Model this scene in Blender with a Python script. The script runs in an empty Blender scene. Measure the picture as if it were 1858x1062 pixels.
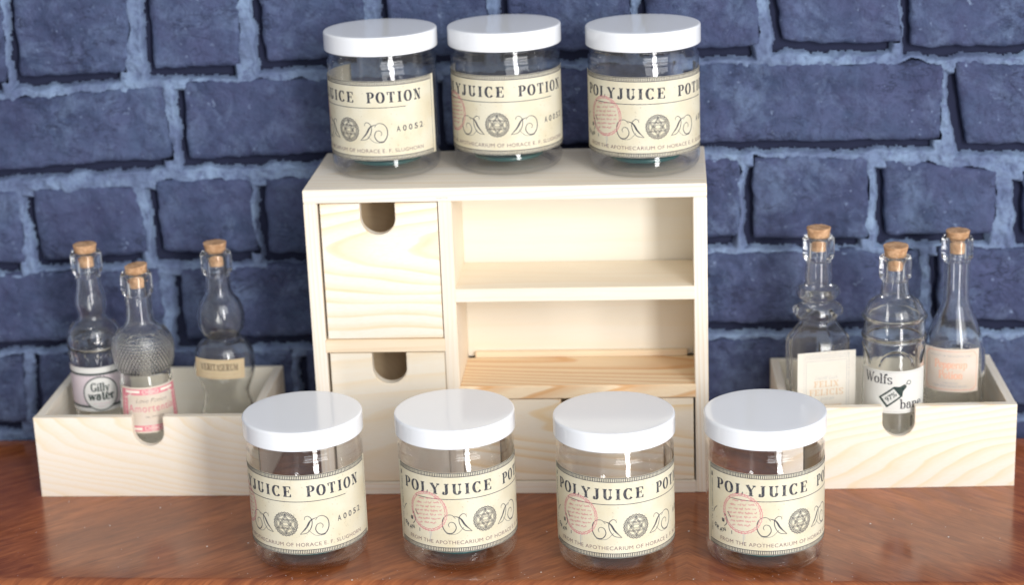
import bpy, math, random
import numpy as np
from mathutils import Matrix, Vector, noise as mnoise

# ------------------------------------------------------------------ camera, world, lamps
MM = 0.001
sc = bpy.context.scene
COL = sc.collection
cam_d = bpy.data.cameras.new('camera')
cam = bpy.data.objects.new('camera', cam_d)
COL.objects.link(cam)
r_ = Vector((0.99667123, 0.07251556, -0.03725518))
u_ = Vector((0.01356138, 0.30313973, 0.95284962))
f_ = Vector((-0.08038995, 0.95018303, -0.30114724))
m = Matrix.Identity(4)
for i in range(3):
    m[i][0] = r_[i]; m[i][1] = u_[i]; m[i][2] = -f_[i]
m.translation = Vector((231.4, -1207.8, 520.3)) * MM
cam.matrix_world = m
cam_d.sensor_fit = 'HORIZONTAL'
cam_d.sensor_width = 36.0
cam_d.lens = 36.0 * 3660.16 / 1858.0
cam_d.clip_start = 0.05
cam_d.clip_end = 50
cam_d.dof.use_dof = True
cam_d.dof.focus_distance = 1.185
cam_d.dof.aperture_fstop = 6.0
sc.camera = cam

w = bpy.data.worlds.new('World'); sc.world = w; w.use_nodes = True
w.node_tree.nodes['Background'].inputs[0].default_value = (0.93, 0.96, 1.0, 1)
w.node_tree.nodes['Background'].inputs[1].default_value = 0.50

def area(name, az, dist, z, sx, sy, power, col, target=(0.15, 0.0, 0.1), tilt=False):
    d = bpy.data.lights.new(name, 'AREA'); d.shape = 'RECTANGLE'
    d.size = sx; d.size_y = sy; d.energy = power; d.color = col
    o = bpy.data.objects.new(name, d); COL.objects.link(o)
    t = Vector(target)
    p = t + Vector((math.sin(az) * dist, -math.cos(az) * dist, 0)); p.z = z
    o.location = p
    fw = (Vector((t.x, t.y, t.z if tilt else z)) - p).normalized()
    o.rotation_euler = fw.to_track_quat('-Z', 'Y').to_euler()
    return o
# a tall glazed door to the right behind the camera: the photo's narrow vertical highlights
area('window_light', math.radians(27), 3.0, 0.42, 0.48, 3.0, 72, (1.0, 0.985, 0.965))
# added broad fill lamp standing in for the pale room behind the camera
area('fill_light', math.radians(30), 2.8, 1.5, 2.8, 1.9, 62, (0.985, 0.99, 1.0), tilt=True)

sc.view_settings.view_transform = 'Standard'
sc.view_settings.look = 'None'
sc.view_settings.exposure = 0.06
sc.view_settings.gamma = 1.0
cy = sc.cycles
cy.use_denoising = True
cy.max_bounces = 20; cy.transmission_bounces = 18; cy.glossy_bounces = 8; cy.diffuse_bounces = 5
cy.transparent_max_bounces = 32
cy.caustics_refractive = True; cy.caustics_reflective = False
cy.sample_clamp_indirect = 12
cy.blur_glossy = 0.3

# ------------------------------------------------------------------ helpers
random.seed(4)
rng = np.random.default_rng(7)

def thing(name, label, cat, loc=(0, 0, 0), rz=0.0, group=None):
    o = bpy.data.objects.new(name, None); COL.objects.link(o)
    o.location = Vector(loc) * MM; o.rotation_euler = (0, 0, rz)
    o.empty_display_size = 0.01
    o['label'] = label; o['category'] = cat
    if group: o['group'] = group
    return o

def mesh_obj(name, V, F, mat, parent=None, smooth=False):
    """V in millimetres"""
    me = bpy.data.meshes.new(name)
    V = np.asarray(V, float) * MM
    me.from_pydata(V.tolist(), [], [list(map(int, f)) for f in F])
    me.materials.append(mat)
    if smooth:
        me.shade_smooth()
    me.update()
    o = bpy.data.objects.new(name, me); COL.objects.link(o)
    if parent: o.parent = parent
    return o

def lathe(prof, n=96, closed=True, fn=None):
    """prof: list of (r, z); closed profile loops back when both ends sit off the axis"""
    V, F = [], []
    idx = []
    for (r, z) in prof:
        if r < 1e-6:
            idx.append([len(V)]); V.append((0, 0, z))
        else:
            row = []
            for k in range(n):
                t = 2 * math.pi * k / n
                rr = r if fn is None else fn(r, z, t)
                row.append(len(V)); V.append((rr * math.cos(t), rr * math.sin(t), z))
            idx.append(row)
    pairs = [(i, i + 1) for i in range(len(prof) - 1)]
    if closed and len(idx[0]) > 1 and len(idx[-1]) > 1:
        pairs.append((len(prof) - 1, 0))
    for a, b in pairs:
        A, B = idx[a], idx[b]
        if len(A) == 1 and len(B) == 1: continue
        for k in range(n):
            k2 = (k + 1) % n
            if len(A) == 1: F.append((A[0], B[k2], B[k]))
            elif len(B) == 1: F.append((A[k], A[k2], B[0]))
            else: F.append((A[k], A[k2], B[k2], B[k]))
    return V, F

def fix_normals(o):
    import bmesh
    bm = bmesh.new(); bm.from_mesh(o.data)
    bmesh.ops.recalc_face_normals(bm, faces=bm.faces[:])
    bm.to_mesh(o.data); bm.free()

def smooth_prof(pts, step=0.8):
    """Catmull-Rom through (r, z) points; a point given twice makes a corner"""
    out = []
    P = [np.array(p, float) for p in pts]
    n = len(P)
    for i in range(n - 1):
        p1, p2 = P[i], P[i + 1]
        if np.allclose(p1, p2): continue
        p0 = P[i - 1] if i > 0 else p1 * 2 - p2
        p3 = P[i + 2] if i + 2 < n else p2 * 2 - p1
        k = max(2, int(np.linalg.norm(p2 - p1) / step))
        for j in range(k):
            t = j / k
            q = 0.5 * ((2 * p1) + (-p0 + p2) * t + (2 * p0 - 5 * p1 + 4 * p2 - p3) * t * t + (-p0 + 3 * p1 - 3 * p2 + p3) * t ** 3)
            out.append((max(float(q[0]), 0.0), float(q[1])))
    out.append((float(P[-1][0]), float(P[-1][1])))
    return out

def board(name, lo, hi, mat, parent, bev=0.5, jit=0.0):
    """a board with eased edges, mm"""
    import bmesh
    bm = bmesh.new()
    x0, y0, z0 = lo; x1, y1, z1 = hi
    vs = [bm.verts.new((x, y, z)) for x in (x0, x1) for y in (y0, y1) for z in (z0, z1)]
    for f in ((0, 1, 3, 2), (4, 6, 7, 5), (0, 4, 5, 1), (2, 3, 7, 6), (0, 2, 6, 4), (1, 5, 7, 3)):
        bm.faces.new([vs[i] for i in f])
    bmesh.ops.bevel(bm, geom=bm.edges[:], offset=bev, segments=2, affect='EDGES')
    for v in bm.verts: v.co *= MM
    bmesh.ops.recalc_face_normals(bm, faces=bm.faces[:])
    me = bpy.data.meshes.new(name); bm.to_mesh(me); bm.free()
    me.materials.append(mat)
    o = bpy.data.objects.new(name, me); COL.objects.link(o); o.parent = parent
    return o

def notch_panel(name, x0, x1, z0, z1, y0, y1, nx, nw, nd, mat, parent, shoulder=0.5):
    """front panel with a U finger notch cut down from its top edge"""
    import bmesh
    r = nw / 2
    pts = [(x0, z0), (x1, z0), (x1, z1)]
    pts += [(nx + r + 0.5, z1), (nx + r, z1 - 0.5)]
    zc = z1 - nd + r
    for k in range(0, 25):
        t = -math.pi * k / 24
        pts.append((nx + r * math.cos(t), zc + r * math.sin(t)))
    pts += [(nx - r, z1 - 0.5), (nx - r - 0.5, z1), (x0, z1)]
    bm = bmesh.new()
    vs = [bm.verts.new((x, y0, z)) for x, z in pts]
    f = bm.faces.new(vs)
    ext = bmesh.ops.extrude_face_region(bm, geom=[f])
    for g in ext['geom']:
        if isinstance(g, bmesh.types.BMVert): g.co.y = y1
    bmesh.ops.recalc_face_normals(bm, faces=bm.faces[:])
    es = [e for e in bm.edges if abs(e.verts[0].co.y - y0) < 1e-6 and abs(e.verts[1].co.y - y0) < 1e-6]
    bmesh.ops.bevel(bm, geom=es, offset=shoulder, segments=2, affect='EDGES')
    bmesh.ops.triangulate(bm, faces=[f for f in bm.faces if len(f.verts) > 4])
    for v in bm.verts: v.co *= MM
    bmesh.ops.recalc_face_normals(bm, faces=bm.faces[:])
    me = bpy.data.meshes.new(name); bm.to_mesh(me); bm.free()
    me.materials.append(mat)
    o = bpy.data.objects.new(name, me); COL.objects.link(o); o.parent = parent
    return o

# ------------------------------------------------------------------ materials
class NT:
    def __init__(s, name):
        s.mat = bpy.data.materials.new(name); s.mat.use_nodes = True
        s.t = s.mat.node_tree; s.n = s.t.nodes
        s.bsdf = s.n['Principled BSDF']; s.out = s.n['Material Output']
    def add(s, typ, **kw):
        nd = s.n.new(typ)
        for k, v in kw.items(): setattr(nd, k, v)
        return nd
    def link(s, a, b): s.t.links.new(a, b)
    def val(s, nd, i, v):
        if isinstance(v, bpy.types.NodeSocket): s.link(v, nd.inputs[i])
        else: nd.inputs[i].default_value = v
    def math(s, op, a, b=None, clamp=False):
        nd = s.add('ShaderNodeMath', operation=op); nd.use_clamp = clamp
        s.val(nd, 0, a)
        if b is not None: s.val(nd, 1, b)
        return nd.outputs[0]
    def noise(s, vec, scale, detail=4, rough=0.55, dist=0.0):
        nd = s.add('ShaderNodeTexNoise')
        if vec is not None: s.link(vec, nd.inputs['Vector'])
        nd.inputs['Scale'].default_value = scale; nd.inputs['Detail'].default_value = detail
        nd.inputs['Roughness'].default_value = rough; nd.inputs['Distortion'].default_value = dist
        return nd.outputs['Fac']
    def mapping(s, vec, loc=(0, 0, 0), rot=(0, 0, 0), scale=(1, 1, 1)):
        nd = s.add('ShaderNodeMapping'); s.link(vec, nd.inputs[0])
        nd.inputs['Location'].default_value = loc; nd.inputs['Rotation'].default_value = rot
        nd.inputs['Scale'].default_value = scale
        return nd.outputs[0]
    def ramp(s, fac, stops, interp='LINEAR'):
        nd = s.add('ShaderNodeValToRGB'); s.link(fac, nd.inputs[0])
        cr = nd.color_ramp; cr.interpolation = interp
        while len(cr.elements) < len(stops): cr.elements.new(0.5)
        for e, (p, c) in zip(cr.elements, stops):
            e.position = p; e.color = (c, c, c, 1) if isinstance(c, (int, float)) else (*c, 1)
        return nd.outputs[0]
    def mix(s, fac, a, b, mode='MIX'):
        nd = s.add('ShaderNodeMix', data_type='RGBA', blend_type=mode)
        s.val(nd, 0, fac)
        for i, c in ((6, a), (7, b)):
            if isinstance(c, bpy.types.NodeSocket): s.link(c, nd.inputs[i])
            else: nd.inputs[i].default_value = (*c, 1)
        return nd.outputs[2]
    def obj(s): return s.add('ShaderNodeTexCoord').outputs['Object']
    def bump(s, h, strength, dist):
        nd = s.add('ShaderNodeBump'); s.link(h, nd.inputs['Height'])
        nd.inputs['Strength'].default_value = strength; nd.inputs['Distance'].default_value = dist
        s.link(nd.outputs[0], s.bsdf.inputs['Normal'])

def wood(name, axis, centre, tilt=(0, 0, 0), period=5.0, base=(0.84, 0.782, 0.69), late=(0.75, 0.59, 0.39), amount=0.55, warp=5.0, seed=0.0, lo=0.3):
    s = NT(name)
    p = s.obj()
    p = s.mapping(p, rot=tilt)
    k = 0.09
    sca = {'X': (k, 1, 1), 'Y': (1, k, 1), 'Z': (1, 1, k)}[axis]
    c = np.array(centre) * MM
    q = s.mapping(p, loc=tuple(-c * np.array(sca)), scale=sca)
    seedq = s.mapping(q, loc=(seed, seed * 1.7, seed * 0.3))
    big = s.noise(seedq, 24, 2, 0.5)
    med = s.noise(seedq, 110, 3, 0.5)
    sep = s.add('ShaderNodeSeparateXYZ'); s.link(q, sep.inputs[0])
    a, b = {'X': (1, 2), 'Y': (0, 2), 'Z': (0, 1)}[axis]
    rad = s.math('SQRT', s.math('ADD', s.math('MULTIPLY', sep.outputs[a], sep.outputs[a]), s.math('MULTIPLY', sep.outputs[b], sep.outputs[b])))
    rad = s.math('ADD', rad, s.math('MULTIPLY', big, warp * 4 * MM))
    rad = s.math('ADD', rad, s.math('MULTIPLY', med, 1.4 * MM))
    saw = s.math('FRACT', s.math('MULTIPLY', rad, 1.0 / (period * MM)))
    ring = s.ramp(saw, [(0.0, 0.0), (0.35, 0.06), (0.72, 0.55), (0.86, 1.0), (0.93, 0.8), (1.0, 0.0)], 'EASE')
    varr = s.noise(s.mapping(q, loc=(seed + 3, 0, 0)), 60, 2)
    amt = s.math('MULTIPLY', s.ramp(varr, [(0.3, lo), (0.7, 1.0)]), amount)
    fac = s.math('MULTIPLY', ring, amt)
    sf = {'X': (0.03, 1, 1), 'Y': (1, 0.03, 1), 'Z': (1, 1, 0.03)}[axis]
    fib = s.noise(s.mapping(p, scale=sf), 1500, 3, 0.6)
    blot = s.noise(seedq, 40, 3)
    col = s.mix(fac, base, late)
    col = s.mix(s.ramp(fib, [(0.42, 0.0), (0.72, 0.20)]), col, tuple(x * y for x, y in zip(late, (1.0, 0.98, 0.95))))
    col = s.mix(s.ramp(blot, [(0.4, 0.0), (0.8, 0.22)]), col, (base[0] * 0.97, base[1] * 0.88, base[2] * 0.74))
    s.link(col, s.bsdf.inputs['Base Color'])
    s.bsdf.inputs['Roughness'].default_value = 0.55
    s.bsdf.inputs['Specular IOR Level'].default_value = 0.35
    s.bump(fib, 0.12, 0.0002)
    return s.mat

def plain(name, col, rough=0.5, spec=0.5):
    s = NT(name)
    s.bsdf.inputs['Base Color'].default_value = (*col, 1)
    s.bsdf.inputs['Roughness'].default_value = rough
    s.bsdf.inputs['Specular IOR Level'].default_value = spec
    return s.mat

def ink(name, col, paper=(0.8, 0.75, 0.6), wear=0.25):
    s = NT(name)
    n = s.noise(s.obj(), 900, 3)
    f = s.ramp(n, [(0.45, 0.0), (0.75, wear)])
    s.link(s.mix(f, col, paper), s.bsdf.inputs['Base Color'])
    s.bsdf.inputs['Roughness'].default_value = 0.7
    s.bsdf.inputs['Specular IOR Level'].default_value = 0.2
    return s.mat

def paper(name, col, speck=(0.45, 0.36, 0.22), amt=0.5, blotch=(0.86, 0.78, 0.6)):
    s = NT(name)
    p = s.obj()
    n1 = s.noise(p, 60, 4)
    n2 = s.noise(p, 700, 2)
    c = s.mix(s.ramp(n1, [(0.4, 0.0), (0.75, 0.55)]), col, tuple(a * b for a, b in zip(col, blotch)))
    c = s.mix(s.ramp(n2, [(0.66, 0.0), (0.72, amt)]), c, speck)
    c = s.mix(s.ramp(s.noise(p, 1800, 2), [(0.4, 0.0), (0.8, 0.12)]), c, tuple(a * 0.75 for a in col))
    s.link(c, s.bsdf.inputs['Base Color'])
    s.bsdf.inputs['Roughness'].default_value = 0.6
    s.bsdf.inputs['Specular IOR Level'].default_value = 0.25
    tl = s.add('ShaderNodeBsdfTranslucent'); s.link(c, tl.inputs['Color'])
    mx = s.add('ShaderNodeMixShader'); mx.inputs[0].default_value = 0.30
    s.link(s.bsdf.outputs[0], mx.inputs[1]); s.link(tl.outputs[0], mx.inputs[2]); s.link(mx.outputs[0], s.out.inputs['Surface'])
    return s.mat

def glass(name, col=(0.998, 1.0, 0.985), ior=1.5, rough=0.0, wobble=0.0, wscale=160):
    s = NT(name)
    b = s.bsdf
    b.inputs['Base Color'].default_value = (*col, 1)
    b.inputs['Transmission Weight'].default_value = 1.0
    b.inputs['Roughness'].default_value = rough
    b.inputs['IOR'].default_value = ior
    if wobble:
        s.bump(s.noise(s.obj(), wscale, 2), wobble, 0.001)
    # pale haze mixed into the glass to brighten it like soft reflections
    df = s.add('ShaderNodeBsdfDiffuse'); df.inputs['Color'].default_value = (0.80, 0.80, 0.76, 1)
    tl = s.add('ShaderNodeBsdfTranslucent'); tl.inputs['Color'].default_value = (0.80, 0.80, 0.74, 1)
    ad = s.add('ShaderNodeMixShader'); ad.inputs[0].default_value = 0.5
    s.link(df.outputs[0], ad.inputs[1]); s.link(tl.outputs[0], ad.inputs[2])
    mx = s.add('ShaderNodeMixShader')
    s.link(s.ramp(s.noise(s.obj(), 120, 3), [(0.35, 0.0), (0.8, 0.035)]), mx.inputs[0])
    s.link(b.outputs[0], mx.inputs[1]); s.link(ad.outputs[0], mx.inputs[2]); s.link(mx.outputs[0], s.out.inputs['Surface'])
    return s.mat

def thin_plastic(name):
    """clear PET wall: see-through sheet whose reflection rises towards its edge"""
    s = NT(name)
    s.n.remove(s.bsdf)
    nz = s.noise(s.obj(), 70, 2)
    bp = s.add('ShaderNodeBump'); s.link(nz, bp.inputs['Height']); bp.inputs['Strength'].default_value = 0.25; bp.inputs['Distance'].default_value = 0.0012
    gl = s.add('ShaderNodeBsdfGlossy'); gl.inputs['Roughness'].default_value = 0.03
    gl.inputs['Color'].default_value = (1, 1, 1, 1); s.link(bp.outputs[0], gl.inputs['Normal'])
    lw = s.add('ShaderNodeLayerWeight'); lw.inputs['Blend'].default_value = 0.5
    tint = s.ramp(lw.outputs['Facing'], [(0.0, (0.996, 0.996, 0.996)), (0.75, (0.99, 0.99, 0.99)), (0.93, (0.94, 0.94, 0.945)), (1.0, (0.76, 0.76, 0.78))])
    tr = s.add('ShaderNodeBsdfTransparent'); s.link(tint, tr.inputs['Color'])
    lw2 = s.add('ShaderNodeLayerWeight'); lw2.inputs['Blend'].default_value = 0.5; s.link(bp.outputs[0], lw2.inputs['Normal'])
    fac = s.math('ADD', s.math('MULTIPLY', s.math('POWER', lw2.outputs['Facing'], 4.5), 0.8), 0.045)
    mx = s.add('ShaderNodeMixShader'); s.link(fac, mx.inputs[0]); s.link(tr.outputs[0], mx.inputs[1]); s.link(gl.outputs[0], mx.inputs[2])
    s.link(mx.outputs[0], s.out.inputs['Surface'])
    return s.mat

M = {}
# pine boards: grain direction, pith position and tilt differ per board
M['pine_top'] = wood('pine_top', 'X', (0, 40, 150), (0, 0.02, 0.01), 3.2, amount=0.8, seed=1)
M['pine_side'] = wood('pine_side', 'Z', (-60, -20, 0), (0.02, 0.02, 0), 2.6, amount=0.75, seed=2)
M['pine_edge'] = wood('pine_edge', 'X', (0, 30, 30), (0, 0.01, 0.015), 2.6, amount=0.8, seed=3)
M['pine_divider'] = wood('pine_divider', 'Z', (60, -30, 0), (0.02, 0.01, 0), 2.6, base=(0.84, 0.755, 0.635), amount=0.4, seed=4)
M['pine_rail'] = wood('pine_rail', 'X', (0, 60, 70), (0, 0.0, 0.01), 3.0, base=(0.85, 0.72, 0.54), late=(0.74, 0.52, 0.31), amount=0.4, seed=5)
M['pine_shelf'] = wood('pine_shelf', 'X', (0, 20, 220), (0, 0.0, 0.01), 4.0, base=(0.84, 0.765, 0.635), amount=0.3, seed=6)
M['pine_strong'] = wood('pine_strong', 'X', (260, 78, 62), (0.0, -0.06, 0.16), 6.0, base=(0.86, 0.70, 0.49), late=(0.68, 0.38, 0.17), amount=1.0, warp=3.0, seed=7, lo=.75)
M['pine_drawer_a'] = wood('pine_drawer_a', 'X', (20, 38, 165), (0.0, 0.06, 0.16), 7.0, late=(0.80, 0.58, 0.32), amount=.8, warp=7, seed=8, lo=.6)
M['pine_drawer_b'] = wood('pine_drawer_b', 'X', (40, 60, 20), (0.0, 0.03, 0.07), 8.0, base=(0.83, 0.765, 0.65), late=(0.80, 0.62, 0.38), amount=0.75, warp=6, seed=9)
M['pine_drawer_c'] = wood('pine_drawer_c', 'X', (160, 40, 60), (0.0, -0.05, 0.1), 6.0, base=(0.83, 0.75, 0.625), late=(0.78, 0.57, 0.31), amount=1.0, warp=6, seed=10, lo=.6)
M['pine_tray_a'] = wood('pine_tray_a', 'X', (60, 42, 70), (0.0, -0.10, 0.22), 4.6, late=(0.80, 0.63, 0.38), amount=.65, warp=8, seed=11, lo=.6)
M['pine_tray_b'] = wood('pine_tray_b', 'X', (110, 44, -10), (0.0, 0.07, 0.20), 4.6, late=(0.82, 0.63, 0.38), amount=.75, warp=5, seed=12, lo=.6)
M['pine_tray_side'] = wood('pine_tray_side', 'Y', (40, 0, 20), (0.02, 0, 0.02), 3.2, amount=0.4, seed=13)
M['ply'] = wood('birch_ply', 'X', (0, 200, 400), (0, 0, 0), 14, base=(0.83, 0.785, 0.69), late=(0.82, 0.72, 0.54), amount=0.3, seed=14)
M['drawer_inside'] = wood('drawer_inside', 'Y', (30, 0, 60), (0, 0, 0), 4, base=(0.80, 0.62, 0.40), late=(0.70, 0.50, 0.30), amount=0.4, seed=15)

s = NT('white_lid_plastic')
s.bsdf.inputs['Base Color'].default_value = (0.80, 0.81, 0.84, 1)
s.bsdf.inputs['Roughness'].default_value = 0.11
s.bsdf.inputs['Subsurface Weight'].default_value = 0.06
s.bsdf.inputs['Subsurface Radius'].default_value = (0.002, 0.002, 0.002)
s.bump(s.noise(s.obj(), 900, 2), 0.02, 0.0005)
M['lid'] = s.mat
M['jar'] = thin_plastic('clear_jar_plastic')
s = NT('teal_disc'); s.bsdf.inputs['Base Color'].default_value = (0.006, 0.085, 0.085, 1); s.bsdf.inputs['Roughness'].default_value = 0.28
M['teal'] = s.mat
M['glass'] = glass('bottle_glass', ior=1.42, wobble=0.05)
M['glass_clean'] = glass('smooth_bottle_glass', ior=1.42, wobble=0.03, wscale=90)

M['paper_cream'] = paper('cream_label_paper', (0.87, 0.82, 0.67), amt=0.4)
M['paper_white'] = paper('white_label_paper', (0.86, 0.855, 0.82), amt=0.1, blotch=(0.97, 0.96, 0.93))
M['paper_lilac'] = paper('lilac_label_paper', (0.80, 0.72, 0.75), amt=0.15, blotch=(1.05, 0.9, 0.9))
M['paper_pink'] = paper('pale_pink_paper', (0.86, 0.77, 0.68), amt=0.1)
M['paper_tan'] = paper('tan_label_paper', (0.80, 0.67, 0.45), amt=0.3)
M['paper_ivory'] = paper('ivory_label_paper', (0.86, 0.815, 0.73), amt=0.15, blotch=(0.97, 0.94, 0.9))
M['paper_peach'] = paper('peach_label_paper', (0.87, 0.77, 0.69), amt=0.12)
M['ink_black'] = ink('black_ink', (0.032, 0.034, 0.05))
M['ink_grey'] = ink('grey_ink', (0.05, 0.05, 0.065), wear=0.2)
M['ink_border'] = ink('border_ink', (0.05, 0.05, 0.065), wear=0.2)
M['ink_mauve'] = ink('mauve_ink', (0.16, 0.075, 0.085), wear=0.15)
M['ink_pink'] = ink('pink_stamp_ink', (0.62, 0.17, 0.21), wear=0.75)
M['ink_rose'] = ink('rose_ink', (0.66, 0.20, 0.25), (0.8, 0.5, 0.45), 0.5)
M['ink_green'] = ink('dark_green_ink', (0.015, 0.035, 0.034), wear=0.1)
M['ink_brown'] = ink('brown_ink', (0.14, 0.08, 0.05), wear=0.3)
M['ink_ochre'] = ink('ochre_ink', (0.68, 0.46, 0.27), wear=0.3)
M['ink_orange'] = ink('orange_ink', (0.80, 0.46, 0.33), wear=0.3)
M['ink_silver'] = ink('silver_grey_ink', (0.44, 0.44, 0.44), wear=0.4)
M['ink_pale'] = ink('pale_pink_ink', (0.80, 0.52, 0.60), wear=0.4)
M['ink_cream'] = ink('cream_ink', (0.85, 0.78, 0.68), wear=0.2)

s = NT('cork')
p = s.obj()
n1 = s.noise(p, 350, 5, 0.65)
vor = s.add('ShaderNodeTexVoronoi'); vor.inputs['Scale'].default_value = 650; s.link(s.mapping(p, scale=(1, 1, 1.8)), vor.inputs['Vector'])
c = s.mix(s.ramp(n1, [(0.35, 0.0), (0.65, 1.0)]), (0.47, 0.265, 0.135), (0.68, 0.43, 0.26))
c = s.mix(s.ramp(vor.outputs['Distance'], [(0.16, 0.85), (0.30, 0.0)]), c, (0.16, 0.07, 0.03))
c = s.mix(s.ramp(s.noise(p, 210, 4), [(0.42, 0.0), (0.6, 0.8)]), c, (0.36, 0.19, 0.09))
s.link(c, s.bsdf.inputs['Base Color']); s.bsdf.inputs['Roughness'].default_value = 0.85
s.bump(n1, 0.5, 0.0006)
M['cork'] = s.mat

def brick_mat(name, shift):
    s = NT(name)
    g = s.add('ShaderNodeNewGeometry').outputs['Position']
    p = s.mapping(g, scale=(1, 1, 1))
    n1 = s.noise(p, 16, 6, 0.6, 0.4)
    n2 = s.noise(p, 60, 6, 0.65, 0.3)
    n3 = s.noise(s.mapping(p, loc=(3, 1, 2)), 30, 6, 0.7, 0.6)
    c = s.mix(s.ramp(n1, [(0.35, 0.0), (0.68, 1.0)]), (0.030, 0.044, 0.098), (0.064, 0.094, 0.180))
    c = s.mix(s.ramp(n2, [(0.40, 0.0), (0.68, 0.8)]), c, (0.082, 0.105, 0.205))
    c = s.mix(s.ramp(n3, [(0.50, 0.0), (0.68, 0.85)]), c, (0.13, 0.18, 0.30))
    c = s.mix(s.ramp(s.noise(p, 220, 4, 0.7), [(0.35, 0.45), (0.5, 0.0)]), c, (0.03, 0.034, 0.075))
    tint = s.noise(s.mapping(p, loc=(9, 2, 4)), 22, 4, 0.6)
    c = s.mix(s.ramp(tint, [(0.35, 0.0), (0.7, 0.45)]), c, (0.066, 0.066, 0.152))
    crk = s.noise(s.mapping(p, loc=(5, 0, 7), rot=(0, 0.5, 0), scale=(1, 1, 2.0)), 48, 5, 0.6, 0.4)
    msk = s.ramp(s.noise(s.mapping(p, loc=(2, 5, 1)), 34, 3), [(0.50, 0.0), (0.66, 0.8)])
    c = s.mix(s.math('MULTIPLY', msk, s.ramp(crk, [(0.47, 0.0), (0.495, 1.0), (0.505, 1.0), (0.53, 0.0)])), c, (0.022, 0.028, 0.062))
    flk = s.noise(s.mapping(p, loc=(1, 8, 3)), 190, 4, 0.6)
    c = s.mix(s.ramp(flk, [(0.66, 0.0), (0.74, 0.8)]), c, (0.20, 0.26, 0.40))
    s.link(c, s.bsdf.inputs['Base Color'])
    s.bsdf.inputs['Roughness'].default_value = 0.75
    s.bsdf.inputs['Specular IOR Level'].default_value = 0.25
    s.bump(s.noise(p, 110, 7, 0.7, 0.5), 0.9, 0.0035)
    return s.mat
M['brick'] = brick_mat('blue_brick', 0)
s = NT('pale_mortar')
g = s.add('ShaderNodeNewGeometry').outputs['Position']
c = s.mix(s.ramp(s.noise(g, 45, 6, 0.65), [(0.35, 0.0), (0.65, 1.0)]), (0.10, 0.138, 0.25), (0.20, 0.28, 0.42))
c = s.mix(s.ramp(s.noise(g, 180, 5, 0.7), [(0.33, 0.7), (0.47, 0.0)]), c, (0.07, 0.09, 0.18))
c = s.mix(s.ramp(s.noise(s.mapping(g, loc=(4, 0, 2)), 20, 5, 0.6), [(0.46, 0.0), (0.66, 0.75)]), c, (0.072, 0.095, 0.185))
s.link(c, s.bsdf.inputs['Base Color']); s.bsdf.inputs['Roughness'].default_value = 0.85
s.bump(s.noise(g, 240, 5, 0.7), 0.5, 0.0012)
M['mortar'] = s.mat
M['joint_shade'] = plain('painted_joint_shade', (0.022, 0.026, 0.054), 0.95, 0.1)  # near-black colour standing in for the shade the bricks cast on the joints

s = NT('mahogany_veneer')
p = s.obj()
sep = s.add('ShaderNodeSeparateXYZ'); s.link(p, sep.inputs[0])
mir = s.math('ABSOLUTE', s.math('SUBTRACT', sep.outputs[0], 0.118))
cmb = s.add('ShaderNodeCombineXYZ'); s.link(mir, cmb.inputs[0]); s.link(sep.outputs[1], cmb.inputs[1])
q = s.mapping(cmb.outputs[0], rot=(0, 0, 0.72))
fine = s.noise(s.mapping(q, scale=(0.06, 1, 1)), 900, 5, 0.65, 0.3)
mid = s.noise(s.mapping(q, scale=(0.14, 1, 1)), 210, 6, 0.65, 0.8)
big = s.noise(s.mapping(q, scale=(0.3, 1, 1)), 26, 4, 0.55, 0.5)
c = s.mix(s.ramp(mid, [(0.36, 0.0), (0.66, 1.0)]), (0.22, 0.058, 0.018), (0.42, 0.135, 0.045))
c = s.mix(s.ramp(big, [(0.35, 0.6), (0.6, 0.0)]), c, (0.15, 0.038, 0.016))
c = s.mix(s.ramp(fine, [(0.34, 0.6), (0.48, 0.0)]), c, (0.10, 0.026, 0.013))
c = s.mix(s.ramp(s.noise(s.mapping(q, loc=(1, 1, 0), scale=(0.12, 1, 1)), 260, 4), [(0.58, 0.0), (0.75, 0.5)]), c, (0.46, 0.15, 0.055))
s.link(c, s.bsdf.inputs['Base Color'])
rn = s.noise(p, 30, 5, 0.6)
s.link(s.ramp(rn, [(0.3, 0.12), (0.7, 0.26)]), s.bsdf.inputs['Roughness'])
s.bsdf.inputs['Specular IOR Level'].default_value = 0.45
s.bsdf.inputs['Coat Weight'].default_value = 0.12
s.link(s.ramp(rn, [(0.3, 0.06), (0.7, 0.18)]), s.bsdf.inputs['Coat Roughness'])
s.bump(fine, 0.05, 0.0002)
M['table'] = s.mat
M['dust'] = plain('dust_white', (0.75, 0.73, 0.70), 0.8)
M['pencil'] = plain('pencil_grey', (0.30, 0.29, 0.28), 0.8)

# ------------------------------------------------------------------ table
def build_table():
    t = thing('wooden_table', 'glossy red brown veneered table top carrying the cabinet, trays and jars', 'table', (118, -133.5, 0), math.radians(-0.9))
    # slab with a rounded front edge; local y=0 is the front edge line
    prof = []
    R = 6.0
    prof.append((228.0, 0.0))
    prof.append((60.0, 0.0))
    for k in range(0, 9):
        a = math.pi / 2 * k / 8
        prof.append((R - R * math.sin(a), -R + R * math.cos(a)))
    prof += [(0, -20), (3, -23), (6, -24), (228, -24)]
    xs = [-620, 720]
    V, F = [], []
    n = len(prof)
    for x in xs:
        for (y, z) in prof: V.append((x, y, z))
    for i in range(n):
        j = (i + 1) % n
        F.append((i, j, n + j, n + i))
    F.append(tuple(range(n))[::-1]); F.append(tuple(range(n, 2 * n)))
    o = mesh_obj('table_top', V, F, M['table'], t)
    fix_normals(o)
    # apron below the top
    board('apron', (-600, 12, -95), (700, 30, -24.3), M['table'], t)
    return t
table = build_table()

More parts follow.
